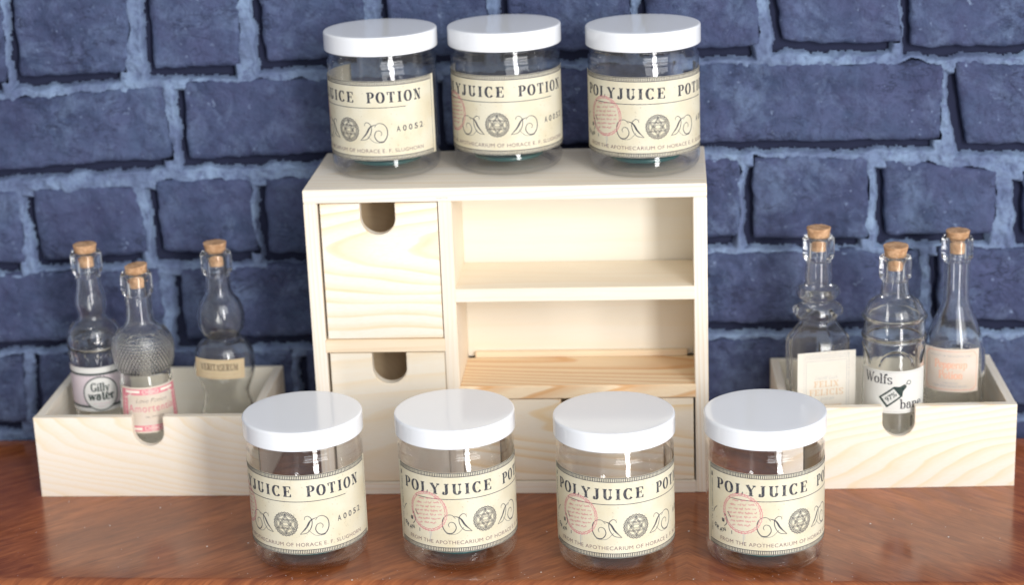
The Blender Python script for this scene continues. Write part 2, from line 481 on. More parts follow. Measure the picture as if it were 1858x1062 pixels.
def build_dust():
    V, F = [], []
    r2 = random.Random(11)
    spots = [(-104, -20), (-130, -48), (-35, -75), (-18, -92), (38, -128), (-60, -80), (60, -30), (150, -60), (150, -118), (170, -125), (238, -60), (240, -128), (320, -132), (350, -50), (395, -70), (330, -60)]
    for _ in range(90): spots.append((r2.uniform(-240, 480), r2.uniform(-128, -8)))
    for _ in range(60): spots.append((r2.gauss(0, 1) * 30 + r2.choice([7, 99, 194, 283]), r2.uniform(-131, -118)))
    for i, (x, y) in enumerate(spots):
        s_ = r2.uniform(0.12, 0.34) if i > 15 else r2.uniform(0.4, 0.75)
        a = r2.uniform(0, 3); b = len(V)
        for k in range(5):
            t = a + 2 * math.pi * k / 5
            V.append((x + s_ * math.cos(t) * r2.uniform(0.7, 1.2), y + s_ * math.sin(t) * r2.uniform(0.7, 1.2), 0.03))
        V.append((x, y, 0.03 + s_ * 0.5))
        for k in range(5): F.append((b + k, b + (k + 1) % 5, b + 5))
    o = mesh_obj('dust_specks', V, F, M['dust'])
    o['kind'] = 'stuff'; o['label'] = 'tiny white dust specks scattered over the glossy table'; o['category'] = 'dust'
build_dust()

# ------------------------------------------------------------------ brick wall
BR = [
[(-257.5,326.4),(-211.8,325.2),(-215.0,258.3),(-266.7,253.8)],
[(-205.4,328.7),(-124.7,326.6),(-132.7,263.6),(-206.3,261.1)],
[(-113.3,326.3),(-52.9,324.7),(-54.9,266.7),(-114.9,264.7)],
[(-39.7,324.3),(31.2,322.5),(28.9,271.4),(-38.0,268.1)],
[(45.0,322.1),(113.0,320.3),(112.4,270.2),(43.5,270.3)],
[(124.5,320.0),(207.0,317.9),(206.8,270.9),(123.4,270.3)],
[(214.8,317.7),(288.0,315.8),(289.4,271.2),(214.7,270.7)],
[(298.2,315.5),(378.0,313.4),(380.3,270.5),(303.6,273.7)],
[(384.3,313.3),(485.2,310.6),(487.1,267.9),(386.0,268.2)],
[(-271.7,245.1),(-108.0,254.4),(-107.2,203.5),(-278.0,195.1)],
[(-95.0,256.4),(67.9,257.6),(67.2,206.9),(-96.7,202.5)],
[(78.9,258.0),(233.7,262.2),(235.6,208.1),(79.5,207.4)],
[(244.5,262.0),(408.2,257.9),(408.1,206.1),(245.0,207.9)],
[(414.5,258.1),(505.2,254.5),(507.9,198.9),(423.2,202.8)],
[(-287.4,182.8),(-215.9,183.1),(-216.4,131.0),(-294.3,129.3)],
[(-208.0,184.5),(-134.2,184.7),(-128.7,136.7),(-205.3,132.4)],
[(-121.6,188.3),(-53.5,188.2),(-52.5,135.5),(-119.4,137.0)],
[(-45.4,189.2),(21.3,189.5),(20.0,135.2),(-46.5,134.7)],
[(31.5,190.1),(98.0,190.3),(97.2,136.3),(29.9,135.8)],
[(107.7,190.9),(179.5,191.8),(179.7,138.1),(107.0,136.9)],
[(189.1,192.4),(276.3,197.5),(276.8,141.9),(189.4,139.5)],
[(285.0,197.4),(360.3,195.9),(361.9,139.0),(284.2,140.3)],
[(370.4,194.2),(445.2,184.5),(444.6,141.5),(372.1,141.1)],
[(461.0,183.5),(519.4,180.9),(521.7,137.9),(463.4,138.9)],
[(-303.3,121.4),(-123.4,126.3),(-121.8,75.7),(-310.1,69.8)],
[(-108.8,125.7),(57.6,129.9),(56.4,76.3),(-110.3,73.1)],
[(67.5,130.5),(241.3,130.1),(242.2,79.1),(66.4,76.5)],
[(250.9,130.8),(396.3,131.5),(399.0,79.4),(251.2,80.6)],
[(407.2,132.9),(518.5,130.4),(521.0,79.4),(409.3,80.1)],
[(-315.6,58.3),(-227.1,63.4),(-228.1,12.3),(-322.2,8.1)],
[(-216.8,63.3),(-132.3,64.4),(-132.2,13.1),(-217.7,12.2)],
[(-119.7,64.2),(-34.6,64.8),(-35.9,13.1),(-120.3,13.0)],
[(-24.5,65.5),(58.2,67.0),(57.1,14.7),(-25.7,13.8)],
[(68.2,67.7),(149.9,68.3),(149.9,16.3),(67.2,14.6)],
[(159.8,68.9),(240.6,69.6),(240.8,17.9),(159.8,16.2)],
[(250.4,70.2),(326.6,70.1),(327.8,17.9),(250.7,17.8)],
[(336.3,70.0),(415.4,69.8),(417.6,17.9),(337.6,17.8)],
[(425.0,69.6),(514.3,68.5),(516.8,17.7),(427.3,17.8)],
[(-327.7,-2.9),(-170.1,0.0),(-172.9,-44.1),(-333.7,-47.5)],
[(-159.7,-0.0),(12.0,2.7),(11.0,-41.0),(-162.4,-44.2)],
[(22.2,3.4),(190.3,5.3),(190.9,-37.9),(21.2,-41.0)],
[(200.2,5.2),(357.2,7.1),(359.4,-37.3),(200.9,-37.9)],
[(367.0,7.0),(521.0,7.2),(523.2,-35.9),(369.3,-37.4)],
]
WY = 103.0      # face of the bricks

def fnoise(x, y, z, octv=4):
    return mnoise.fractal(Vector((x, y, z)), 0.9, 2.0, octv)

def build_wall():
    t = thing('brick_wall', 'dark blue brick wall with pale blue mortar behind the cabinet', 'wall', (100, WY, 0))
    ox = 100
    for bi, q in enumerate(BR):
        A, B, C, D = [np.array(p, float) for p in q]     # TL TR BR BL
        wdt = np.linalg.norm(B - A); hgt = np.linalg.norm(D - A)
        nx, nz = max(8, int(wdt / 2.2)), max(8, int(hgt / 2.2))
        P = np.zeros((nz + 1, nx + 1, 2))
        U = np.linspace(0, 1, nx + 1); Wv = np.linspace(0, 1, nz + 1)
        def edge(p0, p1, n, seed, nrm):
            out = []
            L = np.linalg.norm(p1 - p0)
            for k in range(n + 1):
                tt = k / n
                p = p0 + (p1 - p0) * tt
                d = fnoise(tt * L / 14.0, seed, bi * 3.1, 4) * 1.5
                d += (-1.6) * (max(0, 1 - tt * L / 5.0) ** 2 + max(0, 1 - (1 - tt) * L / 5.0) ** 2)   # rounded corners
                out.append(p + nrm * d)
            return np.array(out)
        top = edge(A, B, nx, 1.3, np.array((0, 1.0))); bot = edge(D, C, nx, 5.7, np.array((0, -1.0)))
        lef = edge(A, D, nz, 9.1, np.array((-1.0, 0))); rig = edge(B, C, nz, 13.9, np.array((1.0, 0)))
        top[0] = (top[0] + lef[0]) / 2; lef[0] = top[0]; top[-1] = (top[-1] + rig[0]) / 2; rig[0] = top[-1]
        bot[0] = (bot[0] + lef[-1]) / 2; lef[-1] = bot[0]; bot[-1] = (bot[-1] + rig[-1]) / 2; rig[-1] = bot[-1]
        uu = U[None, :, None]; ww = Wv[:, None, None]
        P = (1 - ww) * top[None] + ww * bot[None] + (1 - uu) * lef[:, None] + uu * rig[:, None] \
            - ((1 - ww) * (1 - uu) * top[0] + (1 - ww) * uu * top[-1] + ww * (1 - uu) * bot[0] + ww * uu * bot[-1])
        du = np.minimum(U, 1 - U)[None, :] * wdt; dv = np.minimum(Wv, 1 - Wv)[:, None] * hgt
        d = np.minimum(du, dv)
        k = np.clip(d / 4.5, 0, 1)
        Y = 2.6 * (1 - k) ** 2
        tiltx, tiltz = random.uniform(-1, 1), random.uniform(-1, 1)
        V = []
        for i in range(nz + 1):
            for j in range(nx + 1):
                x, z = P[i, j]
                n1 = fnoise(x / 26, z / 26, bi * 1.7, 3) * 1.3
                n2 = fnoise(x / 6, z / 6, bi * 0.9, 4) * 0.85
                n3 = max(0, fnoise(x / 11, z / 16, 40 + bi, 3) - 0.28) * 3.0    # chips
                y = Y[i, j] - n1 - n2 + n3 + tiltx * (U[j] - .5) + tiltz * (Wv[i] - .5)
                V.append((x - ox, y, z))
        F = []
        st = nx + 1
        for i in range(nz):
            for j in range(nx):
                a = i * st + j
                F.append((a, a + st, a + st + 1, a + 1))
        loop = [j for j in range(nx)] + [i * st + nx for i in range(nz)] + [nz * st + j for j in range(nx, 0, -1)] + [i * st for i in range(nz, 0, -1)]
        b0 = len(V)
        for a in loop: V.append((V[a][0], 9.0, V[a][2]))
        L = len(loop)
        for k2 in range(L):
            F.append((loop[k2], loop[(k2 + 1) % L], b0 + (k2 + 1) % L, b0 + k2))
        o = mesh_obj('brick', V, F, M['brick'], t, smooth=True)
    # mortar: pale beds that sit on the brick below and to the left, cut away elsewhere so painted shade shows
    st = 0.7
    xs = np.arange(-330, 520, st); zs = np.arange(-46, 328, st)
    X, Z = np.meshgrid(xs, zs)
    inside = np.full(X.shape, -1e3)     # >0 inside a brick
    shade_dist = np.full(X.shape, 1e3)        # distance outside the bricks' offset shadow shapes
    for q in BR:
        A, B, C, D = [np.array(p, float) for p in q]
        def hp(p0, p1):
            e = p1 - p0; L = np.hypot(*e)
            return ((X - p0[0]) * e[1] - (Z - p0[1]) * e[0]) / L      # >0 to the right of the edge (inside, clockwise)
        tp, rt, bt, lf = hp(A, B), hp(B, C), hp(C, D), hp(D, A)
        ins = np.minimum(np.minimum(tp, rt), np.minimum(bt, lf))
        inside = np.maximum(inside, ins)
        sx, sz = 5.6, 7.0           # drop-shadow offset: painted shade hugs the left and underside of each brick
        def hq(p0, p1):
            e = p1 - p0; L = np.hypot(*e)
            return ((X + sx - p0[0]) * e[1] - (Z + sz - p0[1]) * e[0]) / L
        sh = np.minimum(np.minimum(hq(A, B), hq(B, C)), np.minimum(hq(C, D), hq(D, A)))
        shade_dist = np.minimum(shade_dist, -sh)
    nz_, nx_ = X.shape
    N1 = np.zeros_like(X); N2 = np.zeros_like(X)
    need = (inside < 4)
    for i, j in zip(*np.nonzero(need)):
        N1[i, j] = fnoise(X[i, j] / 17, Z[i, j] / 17, 3.3, 2)
        N2[i, j] = fnoise(X[i, j] / 5, Z[i, j] / 5, 8.8, 3)
    edge_d = shade_dist - (2.6 * N1 + 1.0 * N2)
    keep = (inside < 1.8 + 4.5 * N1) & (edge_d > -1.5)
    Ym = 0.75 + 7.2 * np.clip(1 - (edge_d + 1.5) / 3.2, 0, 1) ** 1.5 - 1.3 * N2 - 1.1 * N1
    Ym += np.clip(inside, 0, 4) * 0.25
    ids = -np.ones(X.shape, int)
    cell = keep[:-1, :-1] & keep[1:, :-1] & keep[:-1, 1:] & keep[1:, 1:]
    used = np.zeros(X.shape, bool)
    used[:-1, :-1] |= cell; used[1:, :-1] |= cell; used[:-1, 1:] |= cell; used[1:, 1:] |= cell
    ids[used] = np.arange(used.sum())
    V = np.stack([X[used] - ox, Ym[used], Z[used]], -1)
    ci, cj = np.nonzero(cell)
    F = np.stack([ids[ci, cj], ids[ci, cj + 1], ids[ci + 1, cj + 1], ids[ci + 1, cj]], -1)
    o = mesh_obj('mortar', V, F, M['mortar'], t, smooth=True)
    board('shade_backing', (-440, 8.6, -60), (430, 40, 335), M['joint_shade'], t, bev=1)  # dark backing seen through the mortar cut-outs as painted shade
build_wall()

# ------------------------------------------------------------------ print: flat 2-D meshes laid on a label
class Print:
    def __init__(s): s.V = []; s.F = []
    def poly(s, pts):
        b = len(s.V); s.V += [tuple(p) for p in pts]; s.F.append(tuple(range(b, b + len(pts))))
    def ribbon(s, pts, wd, closed=False, sub=1.2):
        P = [np.array(p, float) for p in pts]
        if not hasattr(wd, '__len__'): wd = [wd] * len(P)
        Q, W = [], []
        n = len(P)
        for i in range(n if closed else n - 1):
            a, b = P[i], P[(i + 1) % n]; wa, wb = wd[i], wd[(i + 1) % n]
            k = max(1, int(np.linalg.norm(b - a) / sub))
            for j in range(k):
                Q.append(a + (b - a) * j / k); W.append(wa + (wb - wa) * j / k)
        if not closed: Q.append(P[-1]); W.append(wd[-1])
        n = len(Q); b0 = len(s.V)
        for i in range(n):
            if closed: d = Q[(i + 1) % n] - Q[i - 1]
            else: d = Q[min(i + 1, n - 1)] - Q[max(i - 1, 0)]
            L = np.hypot(*d) or 1.0
            nr = np.array((-d[1], d[0])) / L * W[i] / 2
            s.V.append(tuple(Q[i] + nr)); s.V.append(tuple(Q[i] - nr))
        for i in range(n if closed else n - 1):
            j = (i + 1) % n
            s.F.append((b0 + 2 * i, b0 + 2 * i + 1, b0 + 2 * j + 1, b0 + 2 * j))
    def curve(s, pts, wd, sub=0.5):
        """Catmull-Rom ribbon; wd is a number or (thin, thick) swelling in the middle"""
        Q = [np.array(p) for p in smooth2(pts, sub)]
        if isinstance(wd, tuple):
            n = len(Q); wd = [wd[0] + (wd[1] - wd[0]) * math.sin(math.pi * i / (n - 1)) ** 1.5 for i in range(n)]
        s.ribbon(Q, wd, sub=sub)
    def circle(s, c, r, wd, n=64, wav=0, amp=0):
        s.ribbon([(c[0] + (r + amp * math.cos(wav * t)) * math.cos(t), c[1] + (r + amp * math.cos(wav * t)) * math.sin(t)) for t in [2 * math.pi * k / n for k in range(n)]], wd, closed=True, sub=5)
    def disc(s, c, r, n=40):
        m_ = max(1, int(r / 1.3))
        for k in range(n):
            a, b = 2 * math.pi * k / n, 2 * math.pi * (k + 1) / n
            for j in range(m_):
                r0, r1 = r * j / m_, r * (j + 1) / m_
                q = [(c[0] + r0 * math.cos(a), c[1] + r0 * math.sin(a)), (c[0] + r1 * math.cos(a), c[1] + r1 * math.sin(a)), (c[0] + r1 * math.cos(b), c[1] + r1 * math.sin(b)), (c[0] + r0 * math.cos(b), c[1] + r0 * math.sin(b))]
                s.poly(q if j else q[:3])
    def quad(s, a, b, c, d, n=8):
        a, b, c, d = [np.array(p, float) for p in (a, b, c, d)]
        g = lambda u, v: tuple((a * (1 - u) + b * u) * (1 - v) + (d * (1 - u) + c * u) * v)
        for i in range(n):
            for j in range(n):
                s.poly([g(i / n, j / n), g((i + 1) / n, j / n), g((i + 1) / n, (j + 1) / n), g(i / n, (j + 1) / n)])
    def rect(s, x0, y0, x1, y1, st=1.5):
        n = max(1, int((x1 - x0) / st)); k = max(1, int((y1 - y0) / 6))
        for i in range(n):
            for j in range(k):
                a, b = x0 + (x1 - x0) * i / n, x0 + (x1 - x0) * (i + 1) / n
                c, d = y0 + (y1 - y0) * j / k, y0 + (y1 - y0) * (j + 1) / k
                s.poly([(a, c), (b, c), (b, d), (a, d)])
    def add(s, V, F):
        b = len(s.V); s.V += [tuple(v) for v in V]; s.F += [tuple(i + b for i in f) for f in F]
    def build(s, name, mat, parent, mapper, lift):
        V = [mapper(x, y, lift) for x, y in s.V]
        # keep every face looking outwards (clockwise flips are harmless for ink)
        return mesh_obj(name, V, s.F, mat, parent)

def smooth2(pts, step):
    P = [np.array(p, float) for p in pts]; n = len(P); out = []
    for i in range(n - 1):
        p1, p2 = P[i], P[i + 1]
        p0 = P[i - 1] if i else p1 * 2 - p2
        p3 = P[i + 2] if i + 2 < n else p2 * 2 - p1
        k = max(3, int(np.linalg.norm(p2 - p1) / step))
        for j in range(k):
            t = j / k
            out.append(0.5 * ((2 * p1) + (-p0 + p2) * t + (2 * p0 - 5 * p1 + 4 * p2 - p3) * t * t + (-p0 + 3 * p1 - 3 * p2 + p3) * t ** 3))
    out.append(P[-1])
    return out

# plain sans lettering from the built-in face
_txt = {}
def sans(text, bold=0.0, shear=0.0, spacing=1.0):
    key = (text, bold, shear, spacing)
    if key in _txt: return _txt[key]
    cu = bpy.data.curves.new('lettering_curve', 'FONT')
    cu.body = text; cu.size = 1.0; cu.offset = bold; cu.shear = shear; cu.space_character = spacing; cu.resolution_u = 3
    ob = bpy.data.objects.new('lettering_curve', cu); COL.objects.link(ob)
    dg = bpy.context.evaluated_depsgraph_get(); dg.update()
    me = bpy.data.meshes.new_from_object(ob.evaluated_get(dg))
    V = [(v.co.x, v.co.y) for v in me.vertices]; F = [tuple(p.vertices) for p in me.polygons]
    bpy.data.objects.remove(ob); bpy.data.curves.remove(cu); bpy.data.meshes.remove(me)
    _txt[key] = (V, F)
    return V, F
_capV, _ = sans('H')
CAP = max(v[1] for v in _capV)

def place_text(pr, V, F, x0, x1, y, h, cap, rot=0.0, wave=None):
    """fit between x0 and x1 (x1 None: natural width, x0 left), cap height h, baseline y"""
    A = np.array(V, float)
    sy = h / cap
    lo, hi = A[:, 0].min(), A[:, 0].max()
    sx = sy if x1 is None else (x1 - x0) / (hi - lo)
    B = np.stack([(A[:, 0] - lo) * sx, A[:, 1] * sy], -1)
    if rot:
        c, s_ = math.cos(rot), math.sin(rot)
        B = np.stack([B[:, 0] * c - B[:, 1] * s_, B[:, 0] * s_ + B[:, 1] * c], -1)
    B += (x0, y)
    pr.add(B, F)

# modulated serif lettering, built from pen strokes
def arc(cx, cy, rx, ry, a0, a1, n=14):
    return [(cx + rx * math.cos(math.radians(a0 + (a1 - a0) * k / n)), cy + ry * math.sin(math.radians(a0 + (a1 - a0) * k / n))) for k in range(n + 1)]
X = 0.64   # x-height
S_ = lambda x, y, h=0.15: ('s', x, y, h)        # serif
K = lambda *p: ('k', list(p))                   # thick stroke
N = lambda *p: ('n', list(p))                   # hairline
A_ = lambda pts: ('a', pts)                     # pen modulated curve
def scurve(w, h): return smooth2([(w * .88, h * .78), (w * .66, h * .98), (w * .3, h * .97), (w * .14, h * .76), (w * .36, h * .55), (w * .68, h * .43), (w * .86, h * .24), (w * .68, h * .02), (w * .34, h * .02), (w * .1, h * .2)], .05)
GL = {
 'P': (.70, [K((.2, 0), (.2, 1)), S_(.2, 0, .19), S_(.14, 1, .13), A_([(.2, 1), (.36, 1)] + arc(.36, .735, .28, .265, 90, -90) + [(.36, .47), (.2, .47)])]),
 'R': (.80, [K((.2, 0), (.2, 1)), S_(.2, 0, .19), S_(.14, 1, .13), A_([(.2, 1), (.36, 1)] + arc(.36, .75, .26, .25, 90, -90) + [(.36, .5), (.2, .5)]), K((.4, .5), (.68, 0)), S_(.7, 0, .1)]),
 'O': (.82, [A_(arc(.41, .5, .32, .49, 0, 360, 28))]),
 'L': (.70, [K((.2, 0), (.2, 1)), S_(.2, 1, .19), S_(.12, 0, .11), N((.2, 0.02), (.64, 0.02)), ('w', .64, 0, .3)]),
 'Y': (.80, [K((.12, 1), (.42, .46)), N((.72, 1), (.42, .46)), K((.42, .5), (.42, 0)), S_(.14, 1, .16), S_(.7, 1, .13), S_(.42, 0, .19)]),
 'J': (.60, [K((.38, 1), (.38, .24)), A_([(.38, .26)] + arc(.22, .24, .16, .24, 0, -150)), S_(.38, 1, .19), ('d', .12, .17, .1)]),
 'U': (.84, [K((.2, 1), (.2, .32)), A_([(.2, .34)] + arc(.43, .32, .23, .31, 180, 360)), N((.66, .3), (.66, 1)), S_(.2, 1, .18), S_(.66, 1, .14)]),
 'I': (.42, [K((.21, 0), (.21, 1)), S_(.21, 0, .19), S_(.21, 1, .19)]),
 'C': (.78, [A_(arc(.42, .5, .32, .49, 48, 320, 24)), ('w', .66, 1, -.3)]),
 'E': (.74, [K((.2, 0), (.2, 1)), S_(.12, 1, .11), S_(.12, 0, .11), N((.2, .98), (.64, .98)), N((.2, .02), (.66, .02)), N((.2, .52), (.5, .52)), ('w', .64, 1, -.26), ('w', .66, 0, .28), N((.5, .38), (.5, .66))]),
 'T': (.78, [K((.39, 0), (.39, 1)), S_(.39, 0, .2), N((.06, .98), (.72, .98)), ('w', .07, 1, -.28), ('w', .71, 1, -.28)]),
 'N': (.86, [N((.17, 0), (.17, 1)), K((.17, 1), (.67, 0)), N((.67, 0), (.67, 1)), S_(.17, 0, .15), S_(.12, 1, .14), S_(.67, 1, .15)]),
 'V': (.80, [K((.12, 1), (.42, 0)), N((.72, 1), (.42, 0)), S_(.14, 1, .15), S_(.7, 1, .13)]),
 'A': (.82, [N((.12, 0), (.42, 1)), K((.42, 1), (.72, 0)), N((.22, .34), (.6, .34)), S_(.12, 0, .13), S_(.72, 0, .15)]),
 'M': (.98, [N((.16, 0), (.18, 1)), K((.18, 1), (.48, .1)), N((.48, .1), (.78, 1)), K((.8, 1), (.8, 0)), S_(.16, 0, .14), S_(.8, 0, .16)]),
 'S': (.66, [A_(scurve(.66, 1.0))]),
 'F': (.68, [K((.2, 0), (.2, 1)), S_(.12, 1, .11), S_(.2, 0, .19), N((.2, .98), (.62, .98)), N((.2, .52), (.5, .52)), ('w', .62, 1, -.26), N((.5, .38), (.5, .66))]),
 'X': (.80, [K((.12, 1), (.68, 0)), N((.66, 1), (.14, 0)), S_(.14, 1, .14), S_(.66, 1, .12), S_(.14, 0, .12), S_(.68, 0, .14)]),
 'W': (1.1, [K((.1, 1), (.34, 0)), N((.34, 0), (.55, .95)), K((.52, 1), (.76, 0)), N((.76, 0), (1.0, 1)), S_(.12, 1, .14), S_(1.0, 1, .11)]),
 'G': (.82, [A_(arc(.42, .5, .32, .49, 48, 330, 24)), ('w', .66, 1, -.28), K((.68, .05), (.68, .42)), S_(.64, .42, .16)]),
 'i': (.36, [K((.18, 0), (.18, X)), S_(.18, 0, .15), S_(.12, X, .1), ('d', .18, .86, .11)]),
 'l': (.36, [K((.18, 0), (.18, 1)), S_(.18, 0, .15), S_(.12, 1, .1)]),
 'y': (.62, [K((.1, X), (.32, 0)), N((.54, X), (.28, -.14)), A_([(.28, -.14), (.2, -.26), (.1, -.26)]), S_(.12, X, .11), S_(.52, X, .09), ('d', .1, -.22, .09)]),
 'w': (.86, [K((.08, X), (.27, 0)), N((.27, 0), (.43, X)), K((.43, X), (.6, 0)), N((.6, 0), (.78, X)), S_(.1, X, .1), S_(.78, X, .09)]),
 'a': (.58, [A_(smooth2([(.12, .5), (.24, .63), (.38, .6), (.42, .45)], .05)), K((.42, .48), (.42, .06)), N((.42, .06), (.52, 0)), A_(arc(.27, .19, .17, .19, 60, 320)), ('d', .14, .48, .09)]),
 't': (.42, [K((.2, .88), (.2, .1)), A_([(.2, .14), (.24, .02), (.34, .02), (.4, .1)]), N((.04, X), (.38, X))]),
 'e': (.56, [A_(arc(.29, .32, .2, .31, 0, 320, 22)), N((.09, .34), (.49, .34))]),
 'r': (.46, [K((.17, 0), (.17, X)), S_(.17, 0, .14), S_(.12, X, .09), N((.17, .42), (.32, .6)), ('d', .37, .56, .11)]),
 'o': (.60, [A_(arc(.3, .32, .22, .31, 0, 360, 24))]),
 'f': (.42, [K((.18, 0), (.18, .82)), A_([(.18, .8), (.22, .96), (.32, 1.0)]), S_(.18, 0, .14), N((.04, X), (.36, X)), ('d', .35, .93, .1)]),
 's': (.50, [A_(scurve(.5, X))]),
 'b': (.62, [K((.16, 0), (.16, 1)), S_(.1, 1, .09), A_(arc(.32, .32, .2, .31, 130, -130, 20))]),
 'n': (.66, [K((.17, 0), (.17, X)), S_(.17, 0, .13), S_(.12, X, .09), A_(arc(.33, .42, .16, .21, 160, 0)), K((.49, .44), (.49, 0)), S_(.49, 0, .13)]),
 'm': (.92, [K((.15, 0), (.15, X)), K((.45, .44), (.45, 0)), K((.75, .44), (.75, 0)), A_(arc(.3, .42, .15, .21, 160, 0)), A_(arc(.6, .42, .15, .21, 160, 0)), S_(.15, 0, .11), S_(.45, 0, .11), S_(.75, 0, .11)]),
 'p': (.62, [K((.16, -.28), (.16, X)), S_(.16, -.28, .13), S_(.1, X, .09), A_(arc(.32, .32, .2, .31, 130, -130, 20))]),
 'u': (.66, [K((.16, X), (.16, .2)), A_([(.16, .22)] + arc(.31, .2, .15, .19, 180, 360)), K((.48, 0), (.48, X)), S_(.12, X, .09), S_(.44, X, .09)]),
 ' ': (.75, []),
}
def serif(text, T=.2, t=.05, track=0.0, round_end=True, slab=1.0):
    pr = Print(); x = 0.0
    for ch in text:
        adv, st = GL[ch]
        for s0 in st:
            k = s0[0]
            if k == 'k': pr.ribbon([(x + a, b) for a, b in s0[1]], T, sub=.3)
            elif k == 'n': pr.ribbon([(x + a, b) for a, b in s0[1]], t, sub=.3)
            elif k == 's':
                _, a, b, h = s0
                up = 1 if b < .3 else -1
                y = b + up * t / 2
                pr.ribbon([(x + a - h * slab, y), (x + a + h * slab, y)], t * 1.15, sub=.3)
                pr.poly([(x + a - h * .8 * slab, y), (x + a + h * .8 * slab, y), (x + a + T * .45, y + up * .1), (x + a - T * .45, y + up * .1)])
            elif k == 'w':
                _, a, b, h = s0
                pr.poly([(x + a - .12, b), (x + a + t * .6, b), (x + a + t * .6, b + h), (x + a - t * .2, b + h)])
            elif k == 'd':
                pr.disc((x + s0[1], s0[2]), s0[3], 12)
            elif k == 'a':
                P = [np.array((x + a, b)) for a, b in s0[1]]
                W = []
                for i in range(len(P)):
                    d = P[min(i + 1, len(P) - 1)] - P[max(i - 1, 0)]
                    L = np.hypot(*d) or 1
                    W.append(t + (T * 1.05 - t) * abs(d[1] / L) ** 1.6)
                pr.ribbon(P, W, sub=.3)
        x += adv + track
    return pr.V, pr.F

def tex(pr, text, x0, x1, y, h, kind='serif', rot=0.0, **kw):
    if kind == 'serif':
        V, F = serif(text, **kw); cap = 1.0
    else:
        V, F = sans(text, **kw); cap = CAP
    place_text(pr, V, F, x0, x1, y, h, cap, rot)

def cyl_map(r, theta0, zc, cx=0.0, cyy=0.0, lean=0.0):
    def f(x, y, lift):
        a = theta0 + x / r
        rr = r + lift + lean * y
        return (cx + rr * math.sin(a), cyy - rr * math.cos(a), zc + y)
    return f
def flat_map(angle, dist, zc):
    c, s_ = math.cos(angle), math.sin(angle)
    def f(x, y, lift):
        d = dist + lift
        return (x * c + d * s_, x * s_ - d * c, zc + y)
    return f

def paper_sheet(name, w_, h_, mat, parent, mapper, nx=48, ny=4, curl=0.0, thick=0.09):
    V, F = [], []
    for layer in (0.0, -thick):
        for j in range(ny + 1):
            for i in range(nx + 1):
                x, y = -w_ / 2 + w_ * i / nx, -h_ / 2 + h_ * j / ny
                e = max(0, abs(x) / (w_ / 2) - .93) / .07
                V.append(mapper(x, y, layer + curl * e * e))
    st = nx + 1; n = st * (ny + 1)
    for j in range(ny):
        for i in range(nx):
            a = j * st + i
            F.append((a, a + 1, a + st + 1, a + st)); F.append((n + a, n + a + st, n + a + st + 1, n + a + 1))
    loop = list(range(st)) + [j * st + nx for j in range(1, ny + 1)] + [ny * st + i for i in range(nx - 1, -1, -1)] + [j * st for j in range(ny - 1, 0, -1)]
    for k in range(len(loop)):
        a, b = loop[k], loop[(k + 1) % len(loop)]
        F.append((a, n + a, n + b, b))
    return mesh_obj(name, V, F, mat, parent, smooth=False)

# ------------------------------------------------------------------ cabinet
def build_cabinet():
    t = thing('pine_cabinet', 'pale pine desk cabinet with open shelves and notched drawers on the table', 'cabinet', (0, 0, 0))
    W_, H_, D_ = 252.0, 206.3, 98.5
    th = 8.6
    board('top_panel', (0, 0, H_ - th), (W_, D_, H_), M['pine_top'], t)
    board('side_panel', (0, 0.15, 0.2), (th, D_, H_ - th - .05), M['pine_side'], t, bev=.4)
    board('side_panel', (243.5, 0.15, 0.2), (W_, D_, H_ - th - .05), M['pine_side'], t, bev=.4)
    board('bottom_panel', (th + .05, 0.1, 0), (243.45, D_, 8.4), M['pine_edge'], t, bev=.4)
    board('divider', (84.9, 0.0, 8.45), (93.4, 90, H_ - th - .05), M['pine_divider'], t, bev=.35)
    board('rail', (8.0, -.15, 98.6), (85.4, 60, 107.1), M['pine_rail'], t, bev=.35)
    board('shelf', (92.9, -.2, 131.5), (243.9, 58, 140.1), M['pine_shelf'], t, bev=.35)
    board('shelf', (93.0, -.25, 65.8), (244.3, 56, 74.5), M['pine_strong'], t, bev=.5)
    board('shelf_stop', (98.5, 55.2, 74.6), (239, 59, 78.6), M['pine_rail'], t, bev=.3)
    board('back_panel', (th + .05, 94.2, 8.5), (243.45, 97.2, H_ - th - .1), M['ply'], t, bev=.2)
    board('compartment_back', (93.45, 59.2, 74.55), (243.45, 62, H_ - th - .1), M['ply'], t, bev=.2)
    # drawers
    def drawer(x0, x1, z0, z1, nx, nw, nd, mat, y0=.8, dep=50):
        d = notch_panel('drawer', x0, x1, z0, z1, y0, y0 + 7, nx, nw, nd, mat, t)
        board('drawer_side', (x0 + .8, y0 + 7.05, z0 + .6), (x0 + 6, y0 + dep, z1 - 2), M['drawer_inside'], d, bev=.3)
        board('drawer_side', (x1 - 6, y0 + 7.05, z0 + .6), (x1 - .8, y0 + dep, z1 - 2), M['drawer_inside'], d, bev=.3)
        board('drawer_back', (x0 + 6.05, y0 + dep - 5, z0 + .6), (x1 - 6.05, y0 + dep, z1 - 2), M['drawer_inside'], d, bev=.3)
        board('drawer_base', (x0 + 6.05, y0 + 7.05, z0 + 1.2), (x1 - 6.05, y0 + dep - 5.1, z0 + 4), M['drawer_inside'], d, bev=.3)
    drawer(10.2, 84.2, 107.6, 196.9, 46.5, 22.2, 20.6, M['pine_drawer_a'])
    drawer(10.5, 84.6, 8.9, 97.7, 48.6, 22.2, 21.0, M['pine_drawer_b'])
    drawer(94.3, 242.3, 8.9, 64.9, 168.8, 22.0, 20.5, M['pine_drawer_c'])
    pr = Print(); r2 = random.Random(3)
    for k in range(9):
        x = 84.2 + k * .85
        pr.ribbon([(x, 199.9 + r2.uniform(-.3, .3)), (x + r2.uniform(.3, .9), 200.1 + r2.uniform(-.4, .5))], .22)
    pr.build('pencil_mark', M['pencil'], t, lambda x, y, l: (x, -l, y), .06)
build_cabinet()

